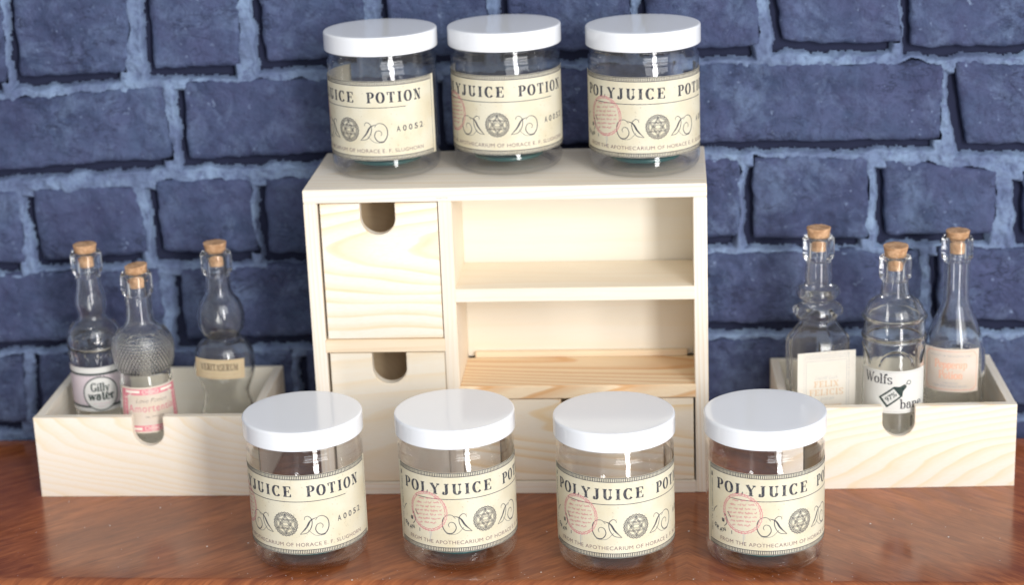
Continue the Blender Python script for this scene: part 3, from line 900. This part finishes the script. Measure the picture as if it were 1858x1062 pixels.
# ------------------------------------------------------------------ trays
def build_tray(label, loc, rz, mat, nx):
    t = thing('pine_tray', label, 'tray', loc, rz, 'pine trays of little bottles')
    W_, H_, D_ = 148.1, 55.8, 98.3
    notch_panel('front_panel', 0, W_, 0, H_, 0, 5.5, nx, 20.6, 20.4, mat, t, .35)
    board('side_panel', (.1, 5.55, .1), (5.8, D_ - 4.6, H_ - .2), M['pine_tray_side'], t, bev=.3)
    board('side_panel', (W_ - 5.8, 5.55, .1), (W_ - .1, D_ - 4.6, H_ - .2), M['pine_tray_side'], t, bev=.3)
    board('back_panel', (.1, D_ - 4.5, .1), (W_ - .1, D_, H_ - .1), M['ply'], t, bev=.3)
    board('base_panel', (5.85, 5.55, .8), (W_ - 5.85, D_ - 4.65, 3.8), M['ply'], t, bev=.2)
    return t
build_tray('pine tray of bottles to the left of the cabinet', (-188.5, -.9, 0), 0.0, M['pine_tray_a'], 76.0)
build_tray('pine tray of bottles to the right of the cabinet', (298.8, 3.4, 0), math.radians(1.8), M['pine_tray_b'], 73.6)

# ------------------------------------------------------------------ jars
def jar_meshes():
    body = [(0, 4.0), (15, 4.0), (20, 3.6), (24.6, 2.6), (27.5, .3), (29, 0), (30.8, .25), (33.2, 1.8), (34.6, 4.2), (35, 7.5), (35, 69.2), (34.75, 69.9), (34.7, 70.3), (35.05, 70.9),
            (35.15, 71.5), (34.9, 72.3), (34.2, 73.0), (33.7, 73.6), (33.9, 74.3), (33.9, 74.9), (33.4, 75.6), (33.4, 77.2), (34.1, 77.7), (34.2, 78.3), (33.5, 79), (33.4, 90.2), (32.7, 90.4), (32.3, 90), (32.4, 76), (32.8, 73.6),
            (33.8, 71.6), (34.05, 70), (34.1, 8), (33.6, 5.4), (32, 3.3), (29.2, 2.4), (26, 3.6), (22.5, 5.6), (19, 6.3), (0, 6.4)]
    lid = [(0, 91.5), (30, 91.5), (34.8, 91.5), (35.3, 91.45), (35.75, 91.25), (36.05, 90.9), (36.2, 90.4), (36.2, 89.8), (36.2, 80.8), (36.2, 80.3), (36.05, 79.8), (35.6, 79.5), (34.9, 79.7), (34.9, 90.45), (0, 90.45)]
    disc = [(0, 6.5), (21.4, 6.5), (22.2, 6.8), (22.3, 8.6), (21.8, 9.1), (19.5, 9.2), (0, 9.2)]
    return body, lid, disc

def label_print(lab, mp):
    H2 = 25.4
    Y = lambda d: H2 - d
    # border of fine ticks between rules
    b = Print()
    W2 = 63.75
    for y0, y1 in ((.35, 2.75), (48.05, 50.45)):
        for yy in (y0, y1): b.rect(-W2 + .3, Y(yy + .2), W2 - .3, Y(yy - .2))
        n = 118
        for k in range(n):
            x = -W2 + .6 + (2 * W2 - 1.2) * k / (n - 1)
            b.poly([(x - .26, Y(y1)), (x + .26, Y(y1)), (x + .26, Y(y0)), (x - .26, Y(y0))])
    for sx in (-1, 1):
        for xx in (W2 - .35, W2 - 2.75):
            b.ribbon([(sx * xx, Y(.35)), (sx * xx, Y(50.45))], .26, sub=60)
        for k in range(44):
            y = 3.1 + 44.6 * k / 43
            x0, x1 = sorted((sx * (W2 - .4), sx * (W2 - 2.7)))
            b.poly([(x0, Y(y + .26)), (x1, Y(y + .26)), (x1, Y(y - .26)), (x0, Y(y - .26))])
    b.build('label_border', M['ink_border'], lab, mp, .05)
    # title
    tpr = Print()
    tex(tpr, 'POLYJUICE', -53.6, 4.9, Y(13.7), 6.7, T=.24, t=.065, track=.24)
    tex(tpr, 'POTION', 14.2, 50.4, Y(13.7), 6.7, T=.24, t=.065, track=.24)
    tpr.rect(-44, Y(17.05), 39, Y(16.65))
    tpr.build('title_lettering', M['ink_black'], lab, mp, .055)
    # emblem
    e = Print(); c = (0, Y(31.4))
    e.circle(c, 7.5, .42, 120, 24, .28); e.circle(c, 7.0, .26, 72); e.circle(c, 6.3, .42, 72, 24, .12); e.circle(c, 5.6, .3, 48)
    for k in range(24):
        a = 2 * math.pi * k / 24; e.circle((c[0] + 6.75 * math.cos(a), c[1] + 6.75 * math.sin(a)), .24, .12, 8)
    for s0 in (0, 1):
        for rr in (6.2, 4.9):
            tri = [(c[0] + rr * math.sin(math.pi * s0 + 2.0944 * k), c[1] + rr * math.cos(math.pi * s0 + 2.0944 * k)) for k in range(3)]
            e.ribbon(tri + [tri[0]], .3, sub=1.5)
    e.circle(c, 1.9, .2, 24)
    e.curve([(-2.4, c[1]), (-1, c[1] + .9), (1, c[1] + .9), (2.4, c[1])], .22); e.curve([(-2.4, c[1]), (-1, c[1] - .9), (1, c[1] - .9), (2.4, c[1])], .22)
    for k in range(6):
        a = math.pi / 6 + k * math.pi / 3
        e.curve([(c[0] + 2.2 * math.cos(a), c[1] + 2.2 * math.sin(a)), (c[0] + 3.3 * math.cos(a + .25), c[1] + 3.3 * math.sin(a + .25)), (c[0] + 4.5 * math.cos(a), c[1] + 4.5 * math.sin(a))], .2)
        e.disc((c[0] + 5.0 * math.cos(a), c[1] + 5.0 * math.sin(a)), .34, 8)
    e.build('emblem', M['ink_grey'], lab, mp, .05)
    # flourishes either side
    fl = Print()
    px = lambda x, y: (-26.5 + (x - 1128) * 17.7 / 167, Y(26 + (y - 697) * 13.2 / 108))
    for sgn in (1, -1):
        g = lambda L: [(sgn * p[0], p[1]) for p in (px(*q) for q in L)]
        fl.curve(g([(1196, 709), (1232, 722), (1258, 758), (1296, 793)]), (.26, 1.1))
        fl.curve(g([(1296, 793), (1254, 785), (1229, 754), (1226, 718), (1246, 699), (1264, 704), (1266, 716)]), (.3, .5))
        fl.curve(g([(1205, 722), (1186, 705), (1158, 706), (1134, 728), (1131, 766), (1152, 797), (1186, 799), (1207, 774), (1198, 747), (1176, 742), (1164, 756), (1170, 768)]), (.3, .65))
        fl.curve(g([(1250, 770), (1215, 800), (1180, 806), (1150, 802)]), .22)
    fl.build('flourish', M['ink_grey'], lab, mp, .05)
    # number
    nb = Print()
    for i, ch in enumerate('A0052'):
        V, F = sans(ch, .015)
        ws = 2.5
        place_text(nb, V, F, 32.2 + i * 4.1, 32.2 + i * 4.1 + ws, Y(32.6 - .15 * i), 3.5, CAP)
    nb.build('serial_number', M['ink_grey'], lab, mp, .05)
    # line at the foot, and the one up the left side
    bt = Print()
    tex(bt, 'FROM THE APOTHECARIUM OF HORACE E. F. SLUGHORN', -50.8, 50.8, Y(45.7), 2.3, 'sans', bold=-.004, spacing=1.08)
    bt.build('foot_lettering', M['ink_mauve'], lab, mp, .05)
    sd = Print()
    V, F = sans('KEEP LID CLOSED AT ALL TIMES')
    A = np.array(V); L = A[:, 0].max()
    place_text(sd, [(v[0], v[1]) for v in V], F, 0, 33, 0, 1.25, CAP)
    sd.V = [(-59.6 + y, Y(9.6) - x) for x, y in sd.V]
    sd.poly([(-60.0, Y(7.6)), (-59.1, Y(8.2)), (-58.4, Y(7.4)), (-58.7, Y(5.6)), (-59.6, Y(4.6))])
    sd.build('side_lettering', M['ink_grey'], lab, mp, .05)
    # pink rubber stamp
    st = Print(); c = (-35.6, Y(25.6)); r2 = random.Random(2)
    st.circle(c, 12.4, .5, 120, 40, .25); st.circle(c, 11.3, .4, 120, 36, .22)
    for k in range(40):
        a = 2 * math.pi * k / 40
        if r2.random() < .7: st.disc((c[0] + 11.9 * math.cos(a), c[1] + 11.9 * math.sin(a)), .3, 6)
    for row in range(7):
        y = c[1] + 8 - row * 2.6; half = math.sqrt(max(1, 10.6 ** 2 - (y - c[1]) ** 2)) * .85
        x = c[0] - half
        while x < c[0] + half:
            wl = r2.uniform(2.0, 4.6)
            pts = [(x, y + .25 * (x - c[0]) * .5)]
            k = 0
            while pts[-1][0] < min(x + wl, c[0] + half):
                k += 1; pts.append((pts[-1][0] + r2.uniform(.35, .6), y + .12 * (pts[-1][0] - c[0]) + (r2.uniform(.3, 1.1) if k % 2 else r2.uniform(-.5, .1))))
            if len(pts) > 2: st.curve(pts, .27)
            x += wl + r2.uniform(.8, 1.6)
    st.build('pink_stamp', M['ink_pink'], lab, mp, .065)
    pm = Print(); c = (-50.0, Y(32.2))
    def arcp(r, a0, a1, wd): pm.ribbon([(c[0] + r * math.cos(math.radians(a0 + (a1 - a0) * k / 20)), c[1] + r * math.sin(math.radians(a0 + (a1 - a0) * k / 20))) for k in range(21)], wd)
    arcp(7.6, 120, 165, .4); arcp(7.6, 20, 50, .4); arcp(4.6, -60, 60, .45)
    for i, ch in enumerate('GRAN'):
        a = math.radians(215 + i * 25)
        V, F = sans(ch, .03)
        place_text(pm, V, F, c[0] + 7.2 * math.cos(a) - .9, None, c[1] + 7.2 * math.sin(a) - .9, 2.2, CAP, rot=a + math.pi / 2)
    tex(pm, 'u', c[0] + .4, None, c[1] - 1.5, 3.4, T=.25, t=.12)
    tex(pm, 'I', -42.5, None, Y(39.8), 2.0, T=.2, t=.1)
    pm.build('postmark', M['ink_black'], lab, mp, .07)
    sm = Print()
    sm.ribbon([(-34.6, Y(38)), (-34.5, Y(44.8))], .35); sm.ribbon([(-33.6, Y(38.2)), (-33.6, Y(41.8))], .25)
    r3 = random.Random(8)
    for _ in range(60): sm.disc((r3.uniform(-58, 58), r3.uniform(-20, 20)), r3.uniform(.06, .17), 6)
    sm.build('ink_smudge', M['ink_silver'], lab, mp, .045)

JB = {}
def first_jar():
    t = thing('potion_jar', '', 'jar', (0, 0, 0), 0, 'white lidded jars with cream labels')
    body, lid, disc = jar_meshes()
    V, F = lathe(body, 112, closed=False)
    o = mesh_obj('jar_body', V, F, M['jar'], t, smooth=True); fix_normals(o)
    V, F = lathe(lid, 112, closed=False)
    o = mesh_obj('lid', V, F, M['lid'], t, smooth=True); fix_normals(o); o.data.shade_smooth()
    mdf = o.modifiers.new('edge', 'EDGE_SPLIT'); mdf.split_angle = math.radians(50)
    V, F = lathe(disc, 64, closed=False)
    o = mesh_obj('base_disc', V, F, M['teal'], t, smooth=True); fix_normals(o)
    mp = cyl_map(35.14, 0.0, 38.9)
    lab = paper_sheet('paper_label', 127.5, 50.8, M['paper_cream'], t, mp, nx=96, ny=6, curl=.25)
    lab.data.shade_smooth()
    mdf = lab.modifiers.new('edge', 'EDGE_SPLIT'); mdf.split_angle = math.radians(40)
    label_print(lab, mp)
    return t

def copy_tree(o, parent=None):
    c = o.copy(); COL.objects.link(c)
    if parent: c.parent = parent
    for ch in o.children: copy_tree(ch, c)
    return c

jars = [((7.0, -86.1, 0), -13.2, 'white lidded clear jar at the left end of the front row, overlapping the left tray'),
        ((98.9, -84.7, 0), 32.7, 'white lidded clear jar second from left in the front row, before the drawers'),
        ((194.5, -91.7, 0), 21.2, 'white lidded clear jar third from left in the front row, before the low shelf'),
        ((283.4, -90.2, 0), 32.8, 'white lidded clear jar at the right end of the front row, overlapping the right tray'),
        ((46.8, 55.4, 206.3), -32.7, 'leftmost jar on the cabinet top, its label turned to show its right edge'),
        ((125.5, 60.5, 206.3), -6.0, 'middle jar of the three standing on top of the cabinet'),
        ((213.7, 48.6, 206.3), 14.4, 'rightmost jar on the cabinet top, pink stamp showing on its label')]
src = first_jar()
for i, (loc, az, lb) in enumerate(jars):
    j = src if i == 0 else copy_tree(src)
    j.location = Vector((loc[0], loc[1], loc[2] + .05)) * MM
    j.rotation_euler = (0, 0, math.radians(az))
    j['label'] = lb
    for ch in j.children:
        if ch.name.startswith('paper_label'): ch.location.z = (0, .5, -.4, .3, -.3, .6, -.1)[i] * MM; ch.rotation_euler.z = 0

# ------------------------------------------------------------------ bottles
def cork(t, z0, z1, r0, r1, seed, tilt=(0, 0)):
    r0 = 4.6; zl = z1 - 6.6      # the part above the lip swells out
    prof = [(0, z0)]
    for k in range(4): prof.append((r0 * (k + 1) / 4 - (.2 if k == 3 else 0), z0))
    n = 12
    for k in range(n + 1): zz = z0 + .25 + (z1 - z0 - .6) * k / n; prof.append((r0 + .6 * (zz - z0) / (zl - z0) if zz < zl else 6.5 + (r1 - 6.5) * (zz - zl) / (z1 - zl), zz))
    for k in range(4): prof.append((r1 * (1 - k / 4) - .35, z1 - .05 * (k % 2)))
    prof.append((0, z1))
    V, F = lathe(prof, 40, closed=False)
    V2 = []
    for x, y, z in V:
        nn = fnoise(x / 1.4, y / 1.4, z / 1.4 + seed * 7, 3) * .22
        d = math.hypot(x, y) or 1
        f = (z - z0) / (z1 - z0)
        V2.append((x * (1 + nn / max(d, 2)) + tilt[0] * f * 2, y * (1 + nn / max(d, 2)), z + (nn if f > .9 else 0) + tilt[0] * x * .5 * max(0, f - .3) + tilt[1] * y * .5 * max(0, f - .3)))
    o = mesh_obj('cork', V2, F, M['cork'], t, smooth=True); fix_normals(o)
    mdf = o.modifiers.new('edge', 'EDGE_SPLIT'); mdf.split_angle = math.radians(55)

def bottle_body(t, pts, mat, wall=2.0, fn=None, n=96, step=.8, base_r=None):
    """pts: outer (r, z) from base contact to lip top, z above the bottle's foot"""
    outer = smooth_prof(pts, step)
    top = outer[-1]
    bore = 5.0
    inner = []
    for (r, z) in outer:
        if z < 5: continue
        inner.append((max(min(r - wall, r * .9), bore - .15) if z < top[1] - 16 else bore, z)) if z < top[1] - 5 else None
    inner = [q for q in inner if q]
    prof = [(0, 1.6), (outer[0][0] * .7, 1.2), (outer[0][0] * .92, .15)] + outer
    prof += [(top[0] - .8, top[1] + .5), (7.0, top[1] + .45), (6.3, top[1] - .3), (5.6, top[1] - 3.0)]
    inn = inner[::-1]
    prof += inn + [(inn[-1][0] * .9, 4.4), (inn[-1][0] * .6, 4.6), (0, 5.0)]
    V, F = lathe(prof, n, closed=False, fn=fn)
    o = mesh_obj('glass_body', V, F, mat, t, smooth=True); fix_normals(o)
    return o

LIP = lambda z: [(8.5, z - 15.5), (8.8, z - 14.6), (9.8, z - 13.8), (10.15, z - 12.4), (10.15, z - 9), (10.15, z - 5), (10.15, z - 2), (10.0, z - .8), (9.4, z)]

FLOOR = 4.0
GB = 'corked glass bottles in the trays'

# --- bottle with the round white badge
def gilly():
    t = thing('glass_bottle', 'corked bottle with round white badge on lilac label, leftmost in the left tray', 'bottle', (-157.5, 50, FLOOR), 0, GB)
    pts = [(15.8, 0), (17.0, 1.5), (17.4, 5), (17.4, 55), (17.5, 76), (17.6, 84), (18.2, 85), (18.2, 86.3), (17.6, 87.2), (17.7, 91), (17.3, 95.5), (15.5, 99.2), (11.5, 102.5), (9.3, 105), (9.3, 108.5), (10.2, 112), (10.6, 116), (10.1, 120), (9.3, 123.5), (8.6, 128), (8.4, 133)] + LIP(150)
    def fn(r, z, a):
        d = 0
        if 75 < z < 84 and r > 16.5:
            k = math.sin(a * 14) * math.sin((z - 75) / 9 * math.pi) * (1 + .5 * math.sin(a * 28 + z * .6))
            d = .8 * max(0, k)
        if 84 < z < 94 and r > 16.5: d = .3 * max(0, math.sin(a * 18)) * math.sin((z - 84) / 10 * math.pi)
        return r + d
    bottle_body(t, pts, M['glass'], 2.0, fn, 144)
    cork(t, 140.5, 155.5, 4.3, 7.8, 1)
    mp = cyl_map(17.85, math.radians(19), 58.9)
    lab = paper_sheet('paper_label', 58, 31, M['paper_lilac'], t, mp, 60)
    for y0, y1 in ((11.4, 15.5), (-15.5, -13.0)):
        p = Print(); p.rect(-29, y0, 29, y1); p.build('label_band', M['paper_white'], lab, mp, .03)
    g = Print()
    for sg in (1, -1):
        yb = 10.8 if sg > 0 else 12.2
        g.rect(-28.9, sg * yb - .65, 28.9, sg * yb + .65)
        for k in range(50):
            x = -28.4 + 56.8 * k / 49
            g.poly([(x - .5, sg * yb), (x + .5, sg * yb), (x, sg * (yb - (2.1 if k % 2 else 1.3)))])
    g.build('scalloped_border', M['ink_green'], lab, mp, .05)
    c = (0, -3.0)
    d = Print(); d.disc(c, 11.7, 48); d.build('round_badge', M['paper_white'], lab, mp, .08)
    g = Print(); g.circle(c, 11.7, .8, 72)
    tex(g, 'Gilly', -6.6, 6.0, -1.2, 5.8, T=.21, t=.1)
    tex(g, 'water', -8.9, 8.9, -7.4, 6.4, T=.22, t=.1)
    g.build('badge_lettering', M['ink_green'], lab, mp, .12)
    q = Print(); tex(q, 'elf made water', -5.5, 5.5, -10.2, .9, 'sans'); tex(q, 'GILLY', -2.5, 2.5, -12.3, .9, 'sans'); q.build('small_lettering', M['ink_pale'], lab, mp, .12)
gilly()

# --- bottle with the pink frame
def amor():
    t = thing('glass_bottle', 'corked bottle with a studded bulb and a pink framed label, front of the left tray', 'bottle', (-118.2, 26, FLOOR), 0, GB)
    pts = [(16.0, 0), (17.6, 1.5), (18.2, 5), (18.6, 28), (18.5, 45), (17.8, 58), (16.9, 70), (16.4, 75), (16.8, 77.2), (18.4, 80), (19.6, 86), (19.9, 92), (19.0, 98), (16.4, 102.6), (12.6, 105.8), (10.0, 109), (9.0, 113.5), (8.7, 119), (8.8, 126)] + LIP(142.5)
    def fn(r, z, a):
        if 77 < z < 99:
            row = int((z - 77) / 2.0); zz = (z - 77) / 2.0 - row - .5
            ph = a * 46 / (2 * math.pi) + (row % 2) * .5
            aa = ph - math.floor(ph) - .5
            h = max(0, 1 - 3.6 * (aa * aa + zz * zz))
            return r + .75 * h * min(1, (99 - z) / 8 + .15)
        return r
    bottle_body(t, pts, M['glass'], 2.1, fn, 276, .5)
    cork(t, 133, 147.6, 4.3, 7.4, 2, (.28, .1))
    mq = cyl_map(18.75, math.radians(22), 53.3, lean=-.05)
    mp = lambda x, y, l: mq(x * 1.2, y * .95, l)
    lab = paper_sheet('paper_label', 38.5, 33, M['paper_pink'], t, mp, 48, 8)
    f = Print()
    f.rect(-18, 11.0, 18, 15.2); f.rect(-18, -15.2, 18, -11.0)
    for sx in (-1, 1):
        a, b = sorted((sx * 18, sx * 13.9))
        f.rect(a, -11, b, 11)
    f.build('label_frame', M['ink_rose'], lab, mp, .04)
    o = Print()
    for sx in (-1, 1):
        o.rect(min(sx * 15, sx * 6), 12.5, max(sx * 15, sx * 6), 14.2); o.rect(min(sx * 15, sx * 6), -14.2, max(sx * 15, sx * 6), -12.5)
    for sy in (1, -1):
        o.circle((0, sy * 13.1), 1.5, .4, 20); o.circle((0, sy * 13.1), .6, .4, 12)
        for sx in (-1, 1): o.circle((sx * 3.4, sy * 13.1), 1.2, .35, 16)
    for sx in (-1, 1):
        for k in range(7):
            o.circle((sx * 16, -9 + 3 * k), .85, .3, 12)
        for sy in (1, -1):
            o.curve([(sx * 15.0, sy * 9), (sx * 12.6, sy * 10.0), (sx * 11.5, sy * 12.4)], .6)
    o.build('frame_ornament', M['ink_cream'], lab, mp, .07)
    x = Print()
    tex(x, 'Love Potion', -8.6, 9.4, 5.4, 3.1, 'sans', bold=-.015, shear=.35)
    tex(x, 'No. MT1204', -3.6, 6.2, -5.6, 1.5, 'sans', bold=-.01)
    x.build('small_lettering', M['ink_brown'], lab, mp, .06)
    x = Print()
    tex(x, 'Amortentia', -13.4, 13.4, -1.2, 5.2, 'sans', spacing=1.12)
    x.build('title_lettering', M['ink_rose'], lab, mp, .06)
amor()

# --- double gourd bottle
def verit():
    t = thing('glass_bottle', 'corked gourd shaped bottle with a small tan label, back right of the left tray', 'bottle', (-72.0, 58, FLOOR), 0, GB)
    pts = [(18.0, 0), (19.6, 1.5), (20.0, 5), (19.6, 18), (19.0, 30), (17.0, 38), (15.6, 42.5), (15.2, 46), (15.5, 50), (17.6, 55.5), (19.8, 62), (20.5, 69), (19.8, 76), (17.3, 82), (13.6, 85.7), (11.4, 87.2), (11.6, 88.6), (13.9, 91.5), (15.5, 96), (16.0, 101.5), (15.3, 107), (13.2, 112), (10.2, 116.2), (8.7, 120), (8.3, 126), (8.2, 130)] + LIP(146.4)
    bottle_body(t, pts, M['glass_clean'], 1.9, None, 112, .8)
    cork(t, 137.3, 153, 4.3, 7.8, 3)
    mq = cyl_map(27, math.radians(1), 70.6, 0, 6.0)
    mp = lambda x, y, l: mq(x + y * .045, y * .9 - x * .045, l)
    lab = paper_sheet('paper_label', 35, 15.2, M['paper_tan'], t, mp, 40)
    b = Print()
    b.ribbon([(-17, -6.7), (17, -6.7), (17, 6.7), (-17, 6.7), (-17, -6.7)], .35)
    for sx in (-1, 1): b.ribbon([(sx * 15.6, -6.5), (sx * 15.6, 6.5)], .3)
    tex(b, 'from the stores of a potion master', -14, 14, -4.5, 1.8, 'sans', bold=-.015, shear=.4)
    b.build('label_border', M['ink_ochre'], lab, mp, .04)
    x = Print(); tex(x, 'VERITASERUM', -12.8, 12.8, -.9, 5.0, T=.2, t=.07, track=.03)
    x.build('title_lettering', M['ink_brown'], lab, mp, .05)
verit()

# --- square shouldered bottle
def felix():
    rz = math.radians(12)
    t = thing('glass_bottle', 'square corked bottle with ringed neck and ivory label, leftmost in the right tray', 'bottle', (324.0, 48, FLOOR), 0, GB)
    pts = [(18.6, 0), (19.8, 1.5), (20.2, 5), (20.2, 60), (20.6, 78), (20.6, 82.5), (19.8, 86), (15.5, 91.5), (13.2, 94.5), (12.0, 96.6), (12.4, 98.6), (15.2, 100.4), (16.2, 103.4), (15.2, 106.6), (11.8, 108.6), (9.6, 110.2), (10.9, 112.0), (13.6, 113.6), (14.2, 116.2), (13.4, 118.8), (10.6, 120.6), (8.9, 122), (8.9, 126), (8.5, 133)] + LIP(153.2)
    def fn(r, z, a):
        k = max(0, min(1, (124 - z) / 26)) if z > 40 else 1
        k = k * k * (3 - 2 * k)
        b = a - rz
        c, s_ = abs(math.cos(b)), abs(math.sin(b))
        sq = 1 / max(c, s_, (c + s_) / 1.22)
        return r * ((1 - k) + k * sq * .985)
    o = bottle_body(t, pts, M['glass_clean'], 2.2, fn, 160, .8)
    cork(t, 144.5, 159.5, 4.3, 7.8, 4)
    mp = flat_map(rz, 20.6, 58.3)
    lab = paper_sheet('paper_label', 38.5, 47, M['paper_ivory'], t, mp, 8, 8, curl=.3)
    b = Print(); r2 = random.Random(5)
    for k in range(46):
        for sx in (-1, 1):
            y = -22 + 44 * k / 45
            b.curve([(sx * 18.2, y), (sx * (16.2 + r2.uniform(-1, 1)), y + .8), (sx * 14.4, y + r2.uniform(-.6, .8))], .22)
    for k in range(30):
        for sy in (-1, 1):
            x = -14 + 28 * k / 29
            b.curve([(x, sy * 22.5), (x + .6, sy * (20.8 + r2.uniform(-.8, .8))), (x + r2.uniform(-.5, .7), sy * 18.6)], .22)
    b.ribbon([(-13.4, -17.5), (13.4, -17.5), (13.4, 17.5), (-13.4, 17.5), (-13.4, -17.5)], .25)
    tex(b, 'Liquid Luck', -7.5, 7.8, 4.6, 3.0, 'sans', shear=.4, bold=-.015)
    tex(b, 'potion', -4, 5, -9.6, 2.6, 'sans', shear=.4, bold=-.012)
    b.build('label_border', M['ink_silver'], lab, mp, .05)
    x = Print()
    tex(x, 'FELIX', -8.2, 8.2, -.6, 4.1, T=.16, t=.07, track=.12)
    tex(x, 'FELICIS', -11.2, 11.2, -6.2, 4.1, T=.16, t=.07, track=.12)
    tex(x, 'an excellent vintage', -8.0, 10, -14.0, 1.8, 'sans', shear=.2)
    x.build('title_lettering', M['ink_ochre'], lab, mp, .06)
felix()

# --- round shouldered bottle with two hoops
def wolf():
    t = thing('glass_bottle', 'corked hooped bottle whose white label shows a dark flask, front of right tray', 'bottle', (371.0, 29.5, FLOOR), 0, GB)
    pts = [(16.5, 0), (18.6, 1.5), (19.2, 5), (19.4, 40), (19.6, 88), (19.7, 91.2), (20.5, 92), (20.8, 93), (20.5, 94), (19.6, 94.9), (19.6, 103.8), (20.5, 104.7), (20.8, 105.7), (20.5, 106.7), (19.3, 108), (18.0, 111.6), (15.4, 115), (11.8, 117.6), (9.8, 118.8), (9.4, 120.2), (8.7, 125), (8.2, 129.5)] + LIP(145)
    def fn(r, z, a):
        d = 0
        if r > 15 and z < 90 and not 43 < z < 77:
            x = math.atan2(math.sin(a + math.pi / 2), math.cos(a + math.pi / 2)) * 19.5
            for x0 in (0, 30.6, -30.6):
                xx = x - x0
                rr = math.hypot(xx, max(0, z - 76) * 1.0)
                if z >= 76: d += .8 * max(0, 1 - abs(rr - 11) / 1.1)
                else: d += .8 * max(0, 1 - abs(abs(xx) - 11) / 1.1)
            # leaf facets near the foot
            if z < 34: d += .45 * max(0, math.sin(x * .75 + z * .35)) * max(0, math.sin(x * .75 - z * .35))
        return r + d
    bottle_body(t, pts, M['glass'], 2.1, fn, 200, .7)
    cork(t, 136.5, 152, 4.5, 8.0, 5, (.05, .1))
    mp = cyl_map(20.0, math.radians(-5), 60.1)
    lab = paper_sheet('paper_label', 48, 28.6, M['paper_white'], t, mp, 48, 4, curl=.2)
    b = Print(); b.ribbon([(-22, -13.2), (22, -13.2), (22, 13.2), (-22, 13.2), (-22, -13.2)], .22); b.build('label_border', M['ink_silver'], lab, mp, .04)
    x = Print()
    tex(x, 'Wolfs', -20.4, -.8, 5.6, 6.6, T=.15, t=.06)
    tex(x, 'bane', 4.0, 20.6, -11.2, 6.6, T=.15, t=.06)
    x.build('title_lettering', M['ink_black'], lab, mp, .06)
    g = Print(); a0 = math.radians(38); c, s_ = math.cos(a0), math.sin(a0); cx, cy_ = -1.0, -2.4
    R = lambda u, v: (cx + u * c - v * s_, cy_ + u * s_ + v * c)
    out = [R(-7.5, -4.3), R(5.0, -4.3), R(7.6, -1.9), R(11.2, -1.2), R(11.2, 1.2), R(7.6, 1.9), R(5.0, 4.3), R(-7.5, 4.3)]
    g.quad(out[0], out[1], out[6], out[7]); g.quad(out[1], out[2], out[5], out[6], 4); g.quad(*out[2:6], 4)
    g.circle(R(14.0, 0.2), 1.3, .45, 16); g.curve([R(11.2, 0), R(12.4, .9), R(12.8, .3)], .4)
    g.build('flask_drawing', M['ink_green'], lab, mp, .06)
    d = Print(); d.quad(R(-6.0, -3.2), R(4.0, -3.2), R(4.0, 3.2), R(-6.0, 3.2)); d.build('flask_panel', M['paper_white'], lab, mp, .14)
    n = Print()
    V, F = sans('97%', .01); P = R(-4.7, -1.6); place_text(n, V, F, P[0], None, P[1], 3.2, CAP, rot=a0)
    n.build('flask_number', M['ink_green'], lab, mp, .2)
wolf()

# --- tall necked bottle with the peach label
def pep():
    t = thing('glass_bottle', 'corked long necked bottle with a peach label, back right of the right tray', 'bottle', (413.8, 60, FLOOR), 0, GB)
    pts = [(17.0, 0), (19.2, 1.5), (19.8, 5), (20.0, 30), (20.0, 55), (19.8, 66), (19.2, 72), (17.4, 81), (14.0, 91.2), (11.0, 98.6), (9.3, 103.4), (8.6, 108), (8.4, 116), (8.3, 126)] + LIP(148)
    def fn(r, z, a):
        if z < 72 and r > 17:
            row = int(z / 2.6); zz = z / 2.6 - row - .5
            ph = a * 44 / (2 * math.pi) + (row % 2) * .5; aa = ph - math.floor(ph) - .5
            front = max(0, min(1, (math.sin(a) + .35) * 3))       # studs on the back half
            return r + .5 * max(0, 1 - 4.2 * (aa * aa + zz * zz)) * front
        return r
    bottle_body(t, pts, M['glass'], 2.0, fn, 220, .6)
    cork(t, 138, 152.6, 4.3, 7.7, 6)
    mp = cyl_map(24.5, math.radians(-14), 63.3, math.sin(math.radians(14)) * -4.2 * -1 * 1.0, math.cos(math.radians(14)) * 4.2)
    lab = paper_sheet('paper_label', 37, 29.5, M['paper_peach'], t, mp, 40, 4, curl=.3)
    b = Print()
    b.ribbon([(-17.2, -10), (-17.2, 10), (-15, 13.2), (15, 13.2), (17.2, 10), (17.2, -10), (15, -13.2), (-15, -13.2), (-17.2, -10)], .5)
    for sx in (-1, 1):
        for sy in (-1, 1):
            b.poly([(sx * 17.8, sy * 14), (sx * 12.8, sy * 14), (sx * 17.8, sy * 9.5)])
    tex(b, 'Pepperup', -10.8, 10.8, 1.6, 5.4, T=.24, t=.1, track=0)
    tex(b, 'Potion', -7.8, 7.8, -5.6, 5.4, T=.24, t=.1, track=0)
    b.build('title_lettering', M['ink_orange'], lab, mp, .05)
    x = Print()
    tex(x, 'PROPERTY OF THE HOSPITAL WING', -13.5, 13.5, 9.2, 1.5, 'sans', bold=-.01)
    tex(x, 'CURES THE COLD', -5, 5, -9.2, 1.2, 'sans'); tex(x, 'STEAM FROM THE EARS NOTICED', -11.5, 11.5, -11.6, 1.5, 'sans')
    x.build('small_lettering', M['ink_silver'], lab, mp, .05)
pep()
